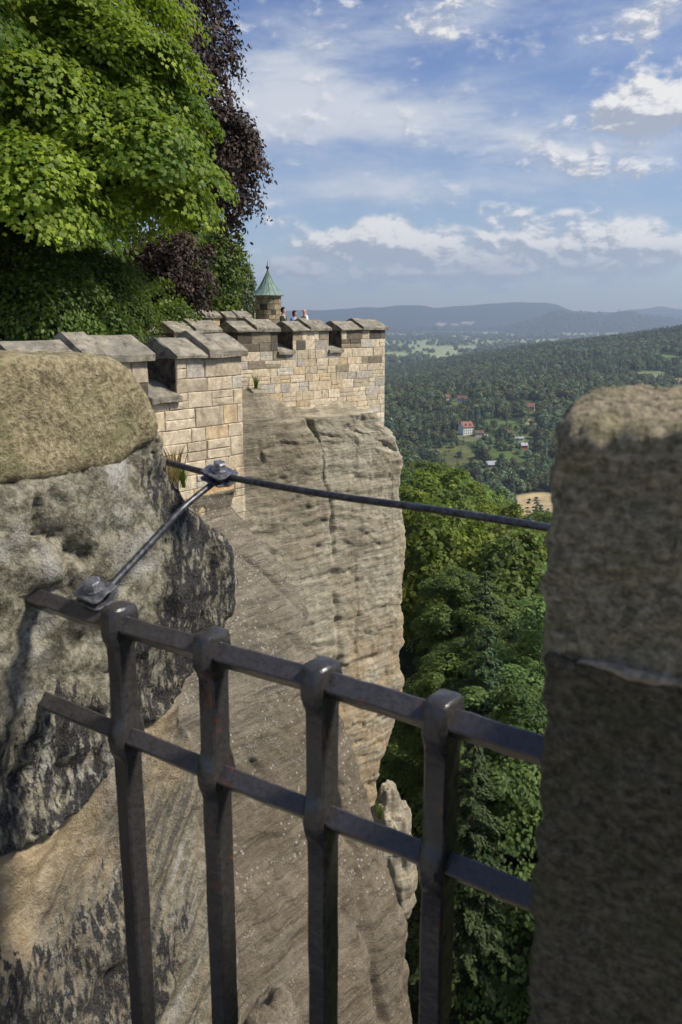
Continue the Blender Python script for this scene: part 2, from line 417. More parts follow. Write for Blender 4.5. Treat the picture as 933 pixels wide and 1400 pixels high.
def voxel_solid(name, sz, depth, k_front, bev, voxel, mat, parent, disp, skirt=None, attrs=None):
    """outline (s, z) on the cheek plane, carried back into the wall by `depth`; worn and rounded"""
    bm = bmesh.new()
    A = [bm.verts.new(W(k_front, s, z)) for s, z in sz]; B = [bm.verts.new(W(k_front - depth, s, z)) for s, z in sz]
    n = len(sz); bm.faces.new(A); bm.faces.new(B[::-1])
    for i in range(n): bm.faces.new([A[i], B[i], B[(i + 1) % n], A[(i + 1) % n]])
    bmesh.ops.recalc_face_normals(bm, faces=bm.faces[:])
    bmesh.ops.bevel(bm, geom=bm.edges[:], offset=bev, segments=4, profile=.5, affect='EDGES', clamp_overlap=True)
    return finish_voxel(name, bm, voxel, mat, parent, disp, attrs)

def finish_voxel(name, bm, voxel, mat, parent, disp, attrs=None, smooth_it=2):
    me = bpy.data.meshes.new(name); bm.to_mesh(me); bm.free()
    o = bpy.data.objects.new('tmp', me); COL.objects.link(o)
    rm = o.modifiers.new('r', 'REMESH'); rm.mode = 'VOXEL'; rm.voxel_size = voxel
    if smooth_it:
        sm = o.modifiers.new('s', 'SMOOTH'); sm.iterations = smooth_it; sm.factor = .5
    dg = bpy.context.evaluated_depsgraph_get()
    m2 = bpy.data.meshes.new_from_object(o.evaluated_get(dg)); m2.name = name
    bpy.data.objects.remove(o); bpy.data.meshes.remove(me)
    n = len(m2.vertices); co = np.empty(n * 3); no = np.empty(n * 3)
    m2.vertices.foreach_get('co', co); m2.vertices.foreach_get('normal', no)
    co = co.reshape(-1, 3); no = no.reshape(-1, 3)
    dd = np.array([disp(Vector(c), Vector(q)) for c, q in zip(co, no)])
    m2.vertices.foreach_set('co', (co + no * dd[:, None]).ravel())
    for an, fn in (attrs or {}).items():
        a = m2.attributes.new(an, 'FLOAT', 'POINT'); a.data.foreach_set('value', np.array([fn(Vector(c)) for c in co], dtype=np.float32))
    m2.polygons.foreach_set('use_smooth', np.ones(len(m2.polygons), dtype=bool)); m2.update()
    m2.materials.clear()
    return link(name, m2, mat, parent)

def grain(p, n):
    return fbm(p, 3, 5) * .012 + fbm(p + Vector((7, 3, 1)), 3, 22) * .0055 + fbm(p, 2, 60) * .003

# left merlon ---------------------------------------------------------------
lm = tag(empty('stone_merlon', W(0, 0, -1.6)), 'pale lichen crusted merlon with an olive capstone, holding the left ends of the iron rails', 'merlon')
def absparent(o, p):
    o.parent = p; o.matrix_parent_inverse = Matrix.Translation(p.location).inverted() if p.rotation_euler.z == 0 else p.matrix_basis.inverted()
    return o
cap_px = [(-260, 480), (-100, 482), (60, 486), (130, 487), (172, 500), (202, 536), (222, 578), (224, 598), (196, 618), (160, 634), (80, 650), (0, 664), (-260, 690)]
capo = voxel_solid('capstone', [cheek(u, v, .012) for u, v in cap_px], 1.1, .012, .035, .011, M['cap'], None,
                   lambda p, n: grain(p, n) + fbm(p, 2, 2.5) * .02)
absparent(capo, lm)
low_px = [(-260, 676), (0, 652), (80, 640), (160, 624), (195, 606), (213, 583), (226, 592), (240, 625), (262, 668), (290, 715), (312, 752), (325, 800), (322, 850), (285, 920), (245, 985), (205, 1010), (150, 1062), (112, 1118), (60, 1160), (0, 1190), (-260, 1215)]
dents = []
for u, v, rad, dep in [(70, 735, .028, .016), (92, 745, .03, .014), (112, 760, .014, .03), (45, 690, .011, .03), (46, 710, .011, .03), (46, 730, .011, .03), (47, 752, .012, .03), (60, 860, .06, .015), (30, 1080, .10, .03), (190, 1000, .06, .03), (100, 1050, .08, .02), (230, 920, .07, .02)]:
    p = on_plane(u, v, F0, R); dents.append((p, rad, dep))
patches = []
for u, v, ru, a in [(222, 640, .07, 1.0), (240, 680, .06, 1.0), (285, 740, .09, 1.0), (310, 800, .10, 1.1), (250, 780, .11, .9), (290, 860, .11, 1.1), (240, 930, .11, 1.1), (205, 890, .07, .6), (190, 990, .10, .8),
                    (90, 1090, .16, 1.2), (0, 1130, .18, 1.2), (-80, 1160, .2, 1.1), (140, 1040, .08, .9), (110, 930, .06, .4), (310, 840, .05, 1.3)]:
    patches.append((on_plane(u, v, F0, R), ru, a))
def crust(p):
    return min(1.3, sum(a * math.exp(-((p - q).length / r) ** 2) for q, r, a in patches))
def lowdisp(p, n):
    d = grain(p, n) * 1.25 + fbm(p, 3, 3) * .03 - .010 * max(0, fbm(p + Vector((3, 3, 3)), 3, 16) - .12) / .3
    for q, r, dp in dents: d -= dp * math.exp(-((p - q).length / r) ** 2)
    return d
lowo = voxel_solid('lower_stone', [cheek(u, v) for u, v in low_px], 1.1, 0.0, .03, .011, M['merlon'], None, lowdisp,
                   attrs={'crust': crust, 'ochre': lambda p: 0.0})
absparent(lowo, lm)
# natural rock the merlon stands on
bed_px = [(-300, 1190), (0, 1165), (60, 1140), (112, 1098), (150, 1040), (200, 990), (250, 950), (272, 985), (286, 1060), (298, 1160), (312, 1260), (330, 1400), (350, 1560), (380, 1800)]
bs = [cheek(u, v, -.02) for u, v in bed_px]
bs += [(bs[-1][0] + .1, -2.6), (bs[0][0], -2.6)]
och = [(on_plane(u, v, F0, R), r, a) for u, v, r, a in [(50, 1150, .10, .9), (20, 1220, .10, .95), (105, 1120, .08, .85), (40, 1310, .05, .8), (235, 1000, .06, .7), (250, 1060, .05, .5), (150, 1180, .05, .5)]]
bpat = [(on_plane(u, v, F0, R), r, a) for u, v, r, a in [(150, 1290, .12, .85), (100, 1370, .14, .9), (0, 1390, .12, 1.0), (200, 1330, .08, .7), (190, 1180, .07, .55), (250, 1250, .1, .6), (240, 1340, .1, .5), (180, 1390, .1, .7), (0, 1190, .05, 1.1), (100, 1130, .03, .8)]]
def beddisp(p, n):
    s = p.z * 3.2 + (p - F0).dot(N) * -2.6                    # inclined bedding
    return grain(p, n) + fbm(p, 3, 2.2) * .05 + (abs((s * 2.2) % 1 - .5) - .25) * .022 + noise.noise(Vector((s * 5, p.x * .8, p.y * .8))) * .018
bedo = voxel_solid('rock_foot', bs, 1.0, -.02, .03, .012, M['bed'], None, beddisp,
                   attrs={'crust': lambda p: min(1.2, sum(a * math.exp(-((p - q).length / r) ** 2) for q, r, a in bpat)),
                          'ochre': lambda p: min(1.0, sum(a * math.exp(-((p - q).length / r) ** 2) for q, r, a in och))})
absparent(bedo, lm)

# right merlon --------------------------------------------------------------
# nearer to the camera: its inner face stands 0.55 m from the lens
pk = at(746, 760, 1); t = .56 / (pk.x * N.x + pk.y * N.y); pk = pk * t
KR = (pk - F0).dot(R); SIN = (pk - F0).dot(N)
rm_ = tag(empty('stone_merlon', W(KR + .4, 0, -1.6)), 'dark brown mossy merlon standing close by on the right, in shade', 'merlon')
zt = at(850, 572, 1); zt = zt * (.57 / (zt.x * N.x + zt.y * N.y)); ZTOP = zt.z
zj = at(790, 897, 1); zj = zj * (.56 / (zj.x * N.x + zj.y * N.y)); ZJ = zj.z
def block(name, k0, k1, s0, s1, z0, z1, bev, vox, mat, disp, parent, taper=0.0):
    bm = bmesh.new()
    vs = add_box(bm, k0, k1, s0, s1, z0, z1)
    for v in vs:
        k, s, z = v.co
        v.co = W(k + (taper * (s - s0) if k == k0 else 0), s, z)
    bmesh.ops.recalc_face_normals(bm, faces=bm.faces[:])
    bmesh.ops.bevel(bm, geom=bm.edges[:], offset=bev, segments=4, profile=.5, affect='EDGES')
    return absparent(finish_voxel(name, bm, vox, mat, None, disp), parent)
def rgrain(p, n):
    return fbm(p, 3, 9) * .004 + fbm(p + Vector((7, 3, 1)), 3, 40) * .0062 + fbm(p, 2, 95) * .0030
block('capstone', KR, KR + .62, SIN, SIN + .30, ZJ - .05, ZTOP, .018, .0065, M['dark'], rgrain, rm_, -.26)
block('lower_stone', KR + .004, KR + .62, SIN - .006, SIN + .86, -1.70, ZJ, .008, .0065, M['dark2'], rgrain, rm_, .10)

bm = bmesh.new(); n_ = 150; rows = []                           # pale strip at the joint, its colour standing in for the skylit ledge
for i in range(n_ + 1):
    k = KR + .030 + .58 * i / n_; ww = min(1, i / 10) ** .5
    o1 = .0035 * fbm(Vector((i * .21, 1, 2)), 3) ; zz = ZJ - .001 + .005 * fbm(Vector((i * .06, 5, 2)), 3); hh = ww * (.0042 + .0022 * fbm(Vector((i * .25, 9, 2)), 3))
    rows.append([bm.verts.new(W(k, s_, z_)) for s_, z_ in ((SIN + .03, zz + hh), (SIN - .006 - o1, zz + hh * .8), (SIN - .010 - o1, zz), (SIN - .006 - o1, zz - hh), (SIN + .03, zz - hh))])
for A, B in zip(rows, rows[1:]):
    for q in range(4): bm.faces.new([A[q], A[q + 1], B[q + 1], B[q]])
absparent(bmobj('joint_highlight_strip', bm, flat('skylit_ledge_tone', (.27, .215, .15), .95, .5, 120), smooth=True), rm_)
# the sill and the walkway the viewer stands on
bm = bmesh.new(); add_box(bm, -.6, KR + .6, SIN, .16, -2.3, -1.66)
for v in bm.verts: v.co = W(*v.co)
tag(bevel(bmobj('stone_sill', bm, M['cap']), .02), 'low stone sill under the iron grille between the two near merlons', 'sill')
bm = bmesh.new()
q = [bm.verts.new(W(*c)) for c in ((-9, SIN - .002, -1.68), (4, SIN - .002, -1.68), (4, -6.5, -1.68), (-9, -6.5, -1.68))]
bm.faces.new(q)
tag(bmobj('walkway', bm, M['floor']), 'stone paved wall walk behind the near parapet', 'walkway', kind='structure')
bm = bmesh.new(); add_box(bm, -5.5, -1.15, SIN, .42, -2.4, -.10)
for v in bm.verts: v.co = W(*v.co)
tag(bevel(bmobj('parapet_wall', bm, M['cap']), .05, 3), 'rough stone parapet running on to the left beyond the near merlon', 'wall')
bm = bmesh.new(); add_box(bm, KR + .68, KR + 3.5, SIN, .42, -2.4, -.10)
for v in bm.verts: v.co = W(*v.co)
tag(bevel(bmobj('parapet_wall', bm, M['dark']), .05, 3), 'dark stone parapet running on to the right beyond the shaded merlon', 'wall')

# iron grille -----------------------------------------------------------------
gr = tag(empty('iron_grille', W(.45, 0, -1.66)), 'black wrought iron grille of pierced square bars across the gap between the near merlons', 'grille')
d = ray(70, 963); zl = None
p = on_plane(70, 963, F0, N); LOWZ = p.z
def rail(z, k0, k1, hw, seed):
    rnd = random.Random(seed); bm = bmesh.new(); rings = []
    n = 44
    for i in range(n + 1):
        k = k0 + (k1 - k0) * i / n
        h = hw * (1 + rnd.uniform(-.035, .035)); dz = rnd.uniform(-.0009, .0009) + .0025 * math.sin(k * 7 + seed)
        c = .11 * h; ring = []
        for (a, b) in ((0, 1), (1, 0), (0, -1), (-1, 0)):
            for sgn in (-1, 1):
                # small chamfer at every corner of the diamond section
                if a == 0: ss, zz = sgn * c * b, b * (h * 1.414 - c)
                else: ss, zz = a * (h * 1.414 - c), -sgn * c * a
                ring.append(bm.verts.new(W(k, ss, z + zz + dz)))
        rings.append(ring)
    for A, B in zip(rings, rings[1:]):
        for j in range(8): bm.faces.new([A[j], A[(j + 1) % 8], B[(j + 1) % 8], B[j]])
    bm.faces.new(rings[0]); bm.faces.new(rings[-1])
    o = bmobj('rail', bm, M['rail'], smooth=True); o.data.set_sharp_from_angle(angle=math.radians(38)); return absparent(o, gr)
rail(RAILZ, -.03, KR + .08, .0150, 3)
rail(LOWZ, -.03, KR + .08, .0148, 8)

def grille_bar(k, seed):
    rnd = random.Random(seed); bm = bmesh.new()
    prof = []     # z, half width along the wall, half depth
    for z0, top in ((RAILZ, True), (LOWZ, False)):
        if top: prof += [(z0 + .0345, .0120, .012), (z0 + .0325, .0160, .022), (z0 + .027, .0180, .0280), (z0 + .014, .0186, .0318), (z0, .0188, .0325), (z0 - .014, .0186, .0315), (z0 - .024, .0180, .0285), (z0 - .032, .0174, .0235), (z0 - .042, .0170, .0190)]
        else: prof += [(z0 + .042, .0169, .0185), (z0 + .032, .0174, .0228), (z0 + .024, .0182, .0275), (z0 + .012, .0187, .0308), (z0, .0189, .0315), (z0 - .012, .0187, .0308), (z0 - .024, .0182, .0275), (z0 - .032, .0174, .0228), (z0 - .042, .0169, .0185)]
    prof += [(-.98, .0168, .0182), (-1.2, .0169, .018), (-1.45, .0168, .0182), (-1.70, .0168, .018)]
    full = []
    for (a, b) in zip(prof, prof[1:]):
        m = max(1, int((a[0] - b[0]) / .05))
        for i in range(m): full.append([a[j] + (b[j] - a[j]) * i / m for j in range(3)])
    full.append(prof[-1]); rings = []
    for z, hr, hn in full:
        hr *= 1 + rnd.uniform(-.03, .03); hn *= 1 + rnd.uniform(-.03, .03); off = rnd.uniform(-.0008, .0008)
        q_ = .2 + .25 * max(0, min(1, (hn - .019) / .008)); cr, cn = hr * q_, min(hn, hr) * q_
        ring = [(-hr + cr, -hn), (hr - cr, -hn), (hr, -hn + cn), (hr, hn - cn), (hr - cr, hn), (-hr + cr, hn), (-hr, hn - cn), (-hr, -hn + cn)]
        rings.append([bm.verts.new(W(k + a + off, b, z)) for a, b in ring])
    for A, B in zip(rings, rings[1:]):
        for j in range(8): bm.faces.new([A[j], A[(j + 1) % 8], B[(j + 1) % 8], B[j]])
    bm.faces.new(rings[0]); bm.faces.new(rings[-1])
    o = bmobj('grille_bar', bm, M['iron'], smooth=True); o.data.set_sharp_from_angle(angle=math.radians(44)); return absparent(o, gr)
for i, (u, v) in enumerate(((164, 851), (290, 885), (440, 930), (606, 978))):
    p = on_plane(u, v, F0, N); grille_bar((p - F0).dot(R), 20 + i)
    # ragged iron washer-like burr at the eye is part of the forging

# conductor rod with its two clamps -------------------------------------------
rod = empty('conductor_rod', W(.1, .2, RAILZ))
tag(rod, 'thin grey metal lightning rod strung across the gap above the grille, bolted in two clamps', 'metal rod')
J = at(300, 650, 1.76)
pr = at(757, 722, 1); 
kJ = (J - F0).dot(R); sJ = (J - F0).dot(N)
end = at(753, 722, 1); end = end * (J.z + .004) * (1 / end.z)
dirR = (end - J).normalized()
def curve_tube(pts, r, mat, name):
    # Catmull-Rom through the points
    P = [Vector(p) for p in pts]; P = [P[0] * 2 - P[1]] + P + [P[-1] * 2 - P[-2]]; out = []
    for i in range(1, len(P) - 2):
        for j in range(8):
            t = j / 8; a, b, c, d_ = P[i - 1:i + 3]
            out.append(.5 * ((2 * b) + (c - a) * t + (2 * a - 5 * b + 4 * c - d_) * t * t + (3 * b - a - 3 * c + d_) * t ** 3))
    out.append(P[-2]); bm = bmesh.new(); add_tube(bm, out, r, 10)
    return absparent(bmobj(name, bm, mat, smooth=True), rod)
left_end = J - dirR * .55 + Vector((0, 0, .03))
curve_tube([left_end, J - dirR * .2 + Vector((0, 0, .012)), J, J + dirR * .3 + Vector((0, 0, -.004)), J + dirR * .55, end + dirR * .12], .0068, M['rod'], 'long_rod')
C0 = W(.152, .012, RAILZ + .030)
mid1 = on_plane(205, 752, J * .5 + C0 * .5, N); mid2 = on_plane(250, 702, J * .75 + C0 * .25, N)
a0 = on_plane(160, 783, C0, N)
curve_tube([C0 + (C0 - mid1) * .02, on_plane(210, 738, C0.lerp(J, .45), N), on_plane(252, 693, C0.lerp(J, .75), N), J + Vector((0, 0, -.006))], .0068, M['rod'], 'short_rod')
def clamp(c, ax, nrm, w, l, name, hexr):
    ax = ax.normalized(); nz = nrm.normalized(); ay = nz.cross(ax).normalized(); ax = ay.cross(nz)
    Mx = Matrix((ax, ay, nz)).transposed().to_4x4(); Mx.translation = c
    bm = bmesh.new()
    for z0, z1 in ((.005, .0095), (-.0105, -.006)):
        # plate with a raised channel for the rod
        m = 11
        rows = []
        for i in range(m):
            y = -w + 2 * w * i / (m - 1); lift = .0045 * math.exp(-(y / .010) ** 2) * (1 if z0 > 0 else -1)
            rows.append([bm.verts.new(Mx @ Vector((x * (1 - .18 * abs(y / w) ** 4), y, zz + lift))) for x in (-l, l) for zz in (z0, z1)])
        for A, B in zip(rows, rows[1:]):
            for ia, ib in ((0, 2), (3, 1), (2, 3), (1, 0)): bm.faces.new([A[ia], A[ib], B[ib], B[ia]])
        bm.faces.new([rows[0][0], rows[0][1], rows[0][3], rows[0][2]]); bm.faces.new([rows[-1][0], rows[-1][2], rows[-1][3], rows[-1][1]])
    o = absparent(bevel(bmobj('clamp', bm, M['plate']), .0015), rod)
    bm = bmesh.new()
    hx = [(hexr * math.cos(PI / 3 * i + .3), hexr * math.sin(PI / 3 * i + .3)) for i in range(6)]
    lo = [bm.verts.new(Mx @ Vector((x, y, .0145))) for x, y in hx]; md = [bm.verts.new(Mx @ Vector((x, y, .0275))) for x, y in hx]
    up = [bm.verts.new(Mx @ Vector((x * .82, y * .82, .0305))) for x, y in hx]
    bm.faces.new(lo[::-1]); bm.faces.new(up)
    for A, B in ((lo, md), (md, up)):
        for i in range(6): bm.faces.new([A[i], A[(i + 1) % 6], B[(i + 1) % 6], B[i]])
    add_tube(bm, [Mx @ Vector((0, 0, .0105)), Mx @ Vector((0, 0, .0145))], hexr * 1.25, 18)
    add_tube(bm, [Mx @ Vector((0, 0, -.024)), Mx @ Vector((0, 0, .016))], hexr * .5, 12)
    b = bmobj('bolt', bm, M['zinc']); b.parent = o
    return o
clamp(J, dirR, Vector((.1, -.25, 1)), .029, .032, 'clamp', .0135)
clamp(C0 + Vector((-.006, 0, .008)) , R, Vector((-.05, -.45, 1)), .027, .030, 'clamp', .0140)
# ------------------------------------------------------------------ ramparts
PAL = [(.60, .52, .39), (.64, .575, .46), (.56, .46, .31), (.47, .455, .42), (.53, .51, .465), (.56, .40, .22), (.58, .52, .41), (.52, .465, .37), (.42, .40, .365)]
PAL = [(a * 1.06, b * 1.01, c * .94) for a, b, c in PAL]
PW = [6, 7, 1.5, 1.0, 2.0, .3, 6, 3, .35]

def block_mesh(name, rects, seed, parent, y0=0.0, mortar=(.40, .35, .27), jitter=.012, depth=.10):
    """worn ashlar blocks: rects = (x0, x1, z0, z1, colour); all are one face of one wall"""
    rnd = random.Random(seed); V = []; F = []; C = []
    for x0, x1, z0, z1, col in rects:
        g = .004; p = y0 - rnd.uniform(0, jitter * 1.3); b = .011
        o = [(x0 + g, z0 + g), (x1 - g, z0 + g), (x1 - g, z1 - g), (x0 + g, z1 - g)]
        # irregular outline: 3 points per side
        ring = []
        for (a, c) in zip(o, o[1:] + o[:1]):
            for t in (0, .35, .7):
                j = .006
                ring.append((a[0] + (c[0] - a[0]) * t + rnd.uniform(-j, j), a[1] + (c[1] - a[1]) * t + rnd.uniform(-j, j)))
        cx, cz = (x0 + x1) / 2, (z0 + z1) / 2; base = len(V); n = len(ring)
        tx, tz = rnd.uniform(-.02, .02), rnd.uniform(-.02, .02)
        def inset(q, d):
            lx, lz = max((x1 - x0) / 2, .05), max((z1 - z0) / 2, .05)
            return cx + (q[0] - cx) * (1 - d / lx), cz + (q[1] - cz) * (1 - d / lz)
        for q in ring: V.append((q[0], y0 + depth, q[1]))
        for q in ring: V.append((q[0], p + b * .9, q[1]))
        for q in ring:
            i = inset(q, b); V.append((i[0], p + (i[0] - cx) * tx + (i[1] - cz) * tz + rnd.uniform(-.002, .002), i[1]))
        V.append((cx, p - rnd.uniform(-.003, .008), cz))
        for lv in (0, 1):
            for i in range(n):
                a = base + lv * n + i; c = base + lv * n + (i + 1) % n
                F.append((a, c, c + n, a + n)); C.append(col)
        for i in range(n):
            F.append((base + 2 * n + i, base + 2 * n + (i + 1) % n, base + 3 * n)); C.append(col)
    return V, F, C

def courses(x0, x1, z0, z1, seed, hmin=.20, hmax=.33, wmin=.28, wmax=.75, keep=None, colour=None):
    rnd = random.Random(seed); out = []; z = z1
    while z > z0 + .02:
        h = rnd.uniform(hmin, hmax); zb = max(z - h, z0); x = x0 - rnd.uniform(0, .4)
        while x < x1:
            w = rnd.uniform(wmin, wmax); xa, xb = max(x, x0), min(x + w, x1)
            if x1 - xb < .12: xb = x1
            if xb - xa > .09:
                c = rnd.choices(PAL, PW)[0]; k = rnd.uniform(.85, 1.12); c = tuple(v * k for v in c)
                split = rnd.random() < .24 and z - zb > .22
                parts = [(xa, xb, zb, z)] if not split else [(xa, xb, zb, (z + zb) / 2), (xa, xb, (z + zb) / 2, z)]
                for r in parts:
                    if keep is None or keep((r[0] + r[1]) / 2, (r[2] + r[3]) / 2):
                        cc = colour(r, c, rnd) if colour else c
                        out.append((*r, cc))
            x = xb if xb == x1 else x + w
        z = zb
    return out

def colmesh(name, V, F, C, mat, parent):
    o = pymesh(name, V, F, mat, parent)
    a = o.data.attributes.new('col', 'FLOAT_COLOR', 'FACE')
    a.data.foreach_set('color', np.array([(*c, 1) for c in C], dtype=np.float32).ravel())
    return o

def rampart(name, label, P, dirv, xr, merlons, ztin, ztout, zsill, zbot, thick, seed, hb=(.20, .33), dark=.0, wb=(.28, .75), ends=(True, True), detail=True):
    d = Vector((dirv[0], dirv[1], 0)).normalized()
    root = tag(empty(name, (P[0], P[1], 0), math.atan2(d.y, d.x)), label, 'fortress wall')
    x0, x1 = xr
    rnd = random.Random(seed + 5)
    zu = ztout - .10                                          # underside of the coping
    def inm(x): return any(a <= x <= b for a, b in merlons)
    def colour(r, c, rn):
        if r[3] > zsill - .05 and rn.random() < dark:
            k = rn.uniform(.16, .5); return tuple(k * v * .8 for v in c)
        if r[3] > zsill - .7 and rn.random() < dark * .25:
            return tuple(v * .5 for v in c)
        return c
    rects = courses(x0, x1, zbot, zsill - .06, seed, *hb, *wb, colour=colour)
    for i, (a, b) in enumerate(merlons):
        rects += courses(a, b, zsill - .06, zu, seed + 31 + i, .26, .40, .35, .8, colour=colour)
    V, F, C = block_mesh('m', rects, seed, None)
    # core and merlon cores (mortar)
    bm = bmesh.new(); add_box(bm, x0 + .01, x1 - .015, .007, thick, zbot, zsill - .12)
    for a, b in merlons: add_box(bm, a + .012, b - .012, .007, thick - .02, zsill - .13, zu + .005)
    nv = len(V); bm.verts.index_update()
    V += [tuple(v.co) for v in bm.verts]
    for f in bm.faces: F.append(tuple(nv + v.index for v in f.verts)); C.append((.46, .40, .31))
    bm.free()
    o = colmesh('masonry', V, F, C, M['masonry'], root)
    # crenel reveals: near-black colour put in for the shade on their left-facing cheeks
    for a, b in merlons:
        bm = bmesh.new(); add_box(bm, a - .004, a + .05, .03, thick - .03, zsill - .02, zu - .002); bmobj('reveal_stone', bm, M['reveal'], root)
    for i, (a, b) in enumerate(merlons):
        m = a + (b - a) * .46
        for j, (s0, s1, up) in enumerate(((a - .05, m + .02, 0), (m - .03, b + .06, .042))):
            bm = bmesh.new(); e = rnd.uniform(-.015, .015); u = up + e
            sec = [(-.09, ztout - .10), (-.10, ztout + u - .045), (-.08, ztout + u - .035), (thick * .55, ztin + u - .03), (thick * .62, ztin + u - .03), (thick + .06, ztin + u - .2), (thick + .06, ztin - .38), (thick * .3, ztout - .10)]
            add_prism(bm, sec, s0, s1)
            if up:   # raised roll along the lapped edge
                sec2 = [(-.115, ztout - .095), (-.115, ztout + u - .010), (-.09, ztout + u + .008), (thick * .55, ztin + u + .018), (thick * .62, ztin + u + .018), (thick + .08, ztin + u - .16), (thick + .08, ztin - .37), (thick * .3, ztout - .09)]
                add_prism(bm, sec2, s0 - .012, s0 + (s1 - s0) * (.30 if detail else .2))
            bmesh.ops.subdivide_edges(bm, edges=bm.edges[:], cuts=2, use_grid_fill=True)
            for v in bm.verts:
                v.co += Vector((fbm(v.co + Vector((seed, i, j)), 2, 3), fbm(v.co + Vector((i, seed, j)), 2, 3), fbm(v.co + Vector((i, j, seed)), 2, 3))) * .02
            bevel(bmobj('coping_slab', bm, M['coping'], root), .012, 2, 40)
    # sloping sills in the crenels
    edges = sorted(merlons)
    for (a, b), (c, e) in zip(edges, edges[1:]):
        bm = bmesh.new()
        add_prism(bm, [(-.10, zsill - .18), (-.10, zsill - .08), (thick * .7, zsill + .14), (thick, zsill + .14), (thick, zsill - .1), (0.05, zsill - .18)], b - .03, c + .03)
        bmesh.ops.subdivide_edges(bm, edges=bm.edges[:], cuts=2, use_grid_fill=True)
        for v in bm.verts: v.co += Vector((0, fbm(v.co + Vector((seed, 2, 0)), 2, 4), fbm(v.co + Vector((seed, 5, 9)), 2, 4))) * .02
        bevel(bmobj('sill_slab', bm, M['coping'], root), .012, 2, 40)
    return root

DA = Vector((.644, .765, 0)); PA = Vector((-1.60, 14.0, 0)); NA = Vector((DA.y, -DA.x, 0))
DB = Vector((.73, .684, 0)).normalized(); PB = Vector((-4.8, 25.0, 0)); NBv = Vector((DB.y, -DB.x, 0))
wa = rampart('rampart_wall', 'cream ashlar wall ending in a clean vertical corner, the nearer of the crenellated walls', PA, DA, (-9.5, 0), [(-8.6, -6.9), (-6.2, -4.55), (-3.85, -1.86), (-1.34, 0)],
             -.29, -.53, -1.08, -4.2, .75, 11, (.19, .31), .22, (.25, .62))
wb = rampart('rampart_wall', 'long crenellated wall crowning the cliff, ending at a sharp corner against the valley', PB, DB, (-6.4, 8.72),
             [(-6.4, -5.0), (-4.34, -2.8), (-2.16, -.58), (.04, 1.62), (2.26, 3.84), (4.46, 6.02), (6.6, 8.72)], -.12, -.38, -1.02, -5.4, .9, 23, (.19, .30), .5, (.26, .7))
# return wall closing the near bastion
bm = bmesh.new(); add_box(bm, .0, .6, .03, 10.0, -4.2, -.72)
o = bmobj('return_wall', bm, M['masonry'], wa)
a = o.data.attributes.new('col', 'FLOAT_COLOR', 'FACE'); a.data.foreach_set('color', np.tile(np.array([.48, .42, .32, 1], dtype=np.float32), len(o.data.polygons)))
o.location = (-.62, 0, 0)
bm = bmesh.new(); add_box(bm, .0, .6, .9, 9.0, -6, -.7)
o = bmobj('return_wall', bm, M['masonry'], wb)
a = o.data.attributes.new('col', 'FLOAT_COLOR', 'FACE'); a.data.foreach_set('color', np.tile(np.array([.48, .42, .32, 1], dtype=np.float32), len(o.data.polygons)))
o.location = (8.06, 0, 0)
# farther stretches of rampart round the turret
rampart('rampart_wall', 'low pale rampart in the distance left of the copper roofed turret', (-9.6, 46.5), (.55, .83), (-3, 9.5), [(-3, -.9), (-.5, 1.6), (2.0, 4.0), (4.4, 6.4), (6.8, 9.5)], .80, .52, -.2, -3.0, .8, 41, (.3, .45), .15, (.5, 1.1), detail=False)
rampart('rampart_wall', 'short stretch of dark coped parapet just in front of the copper roofed turret', (-6.9, 37.6), (.83, .56), (-1.5, 3.4), [(-1.5, .2), (.6, 1.9), (2.2, 3.4)], .22, .0, -.6, -3.0, .8, 43, (.3, .45), .35, (.5, 1.1), detail=False)

# wire mesh in two crenels of the nearer wall
def wire_mesh(k0, k1, label):
    bm = bmesh.new(); rx = .006
    n = int((k1 - k0) / .075)
    for i in range(n + 1):
        x = k0 + (k1 - k0) * i / n; add_tube(bm, [(x, .45, -.95), (x, .45, -.28)], .004, 5)
    for j in range(10):
        z = -.93 + j * .07; add_tube(bm, [(k0, .453, z), (k1, .453, z)], .004, 5)
    o = bmobj('wire_mesh', bm, M['wire'])
    o.location = (PA.x, PA.y, 0); o.rotation_euler = (0, 0, math.atan2(DA.y, DA.x))
    return tag(o, label, 'wire mesh')
wire_mesh(-1.95, -1.15, 'dark wire mesh panel closing the crenel left of the last merlon of the nearer wall')
wire_mesh(-4.57, -3.83, 'dark wire mesh panel at the left picture edge, just above the near olive capstone')

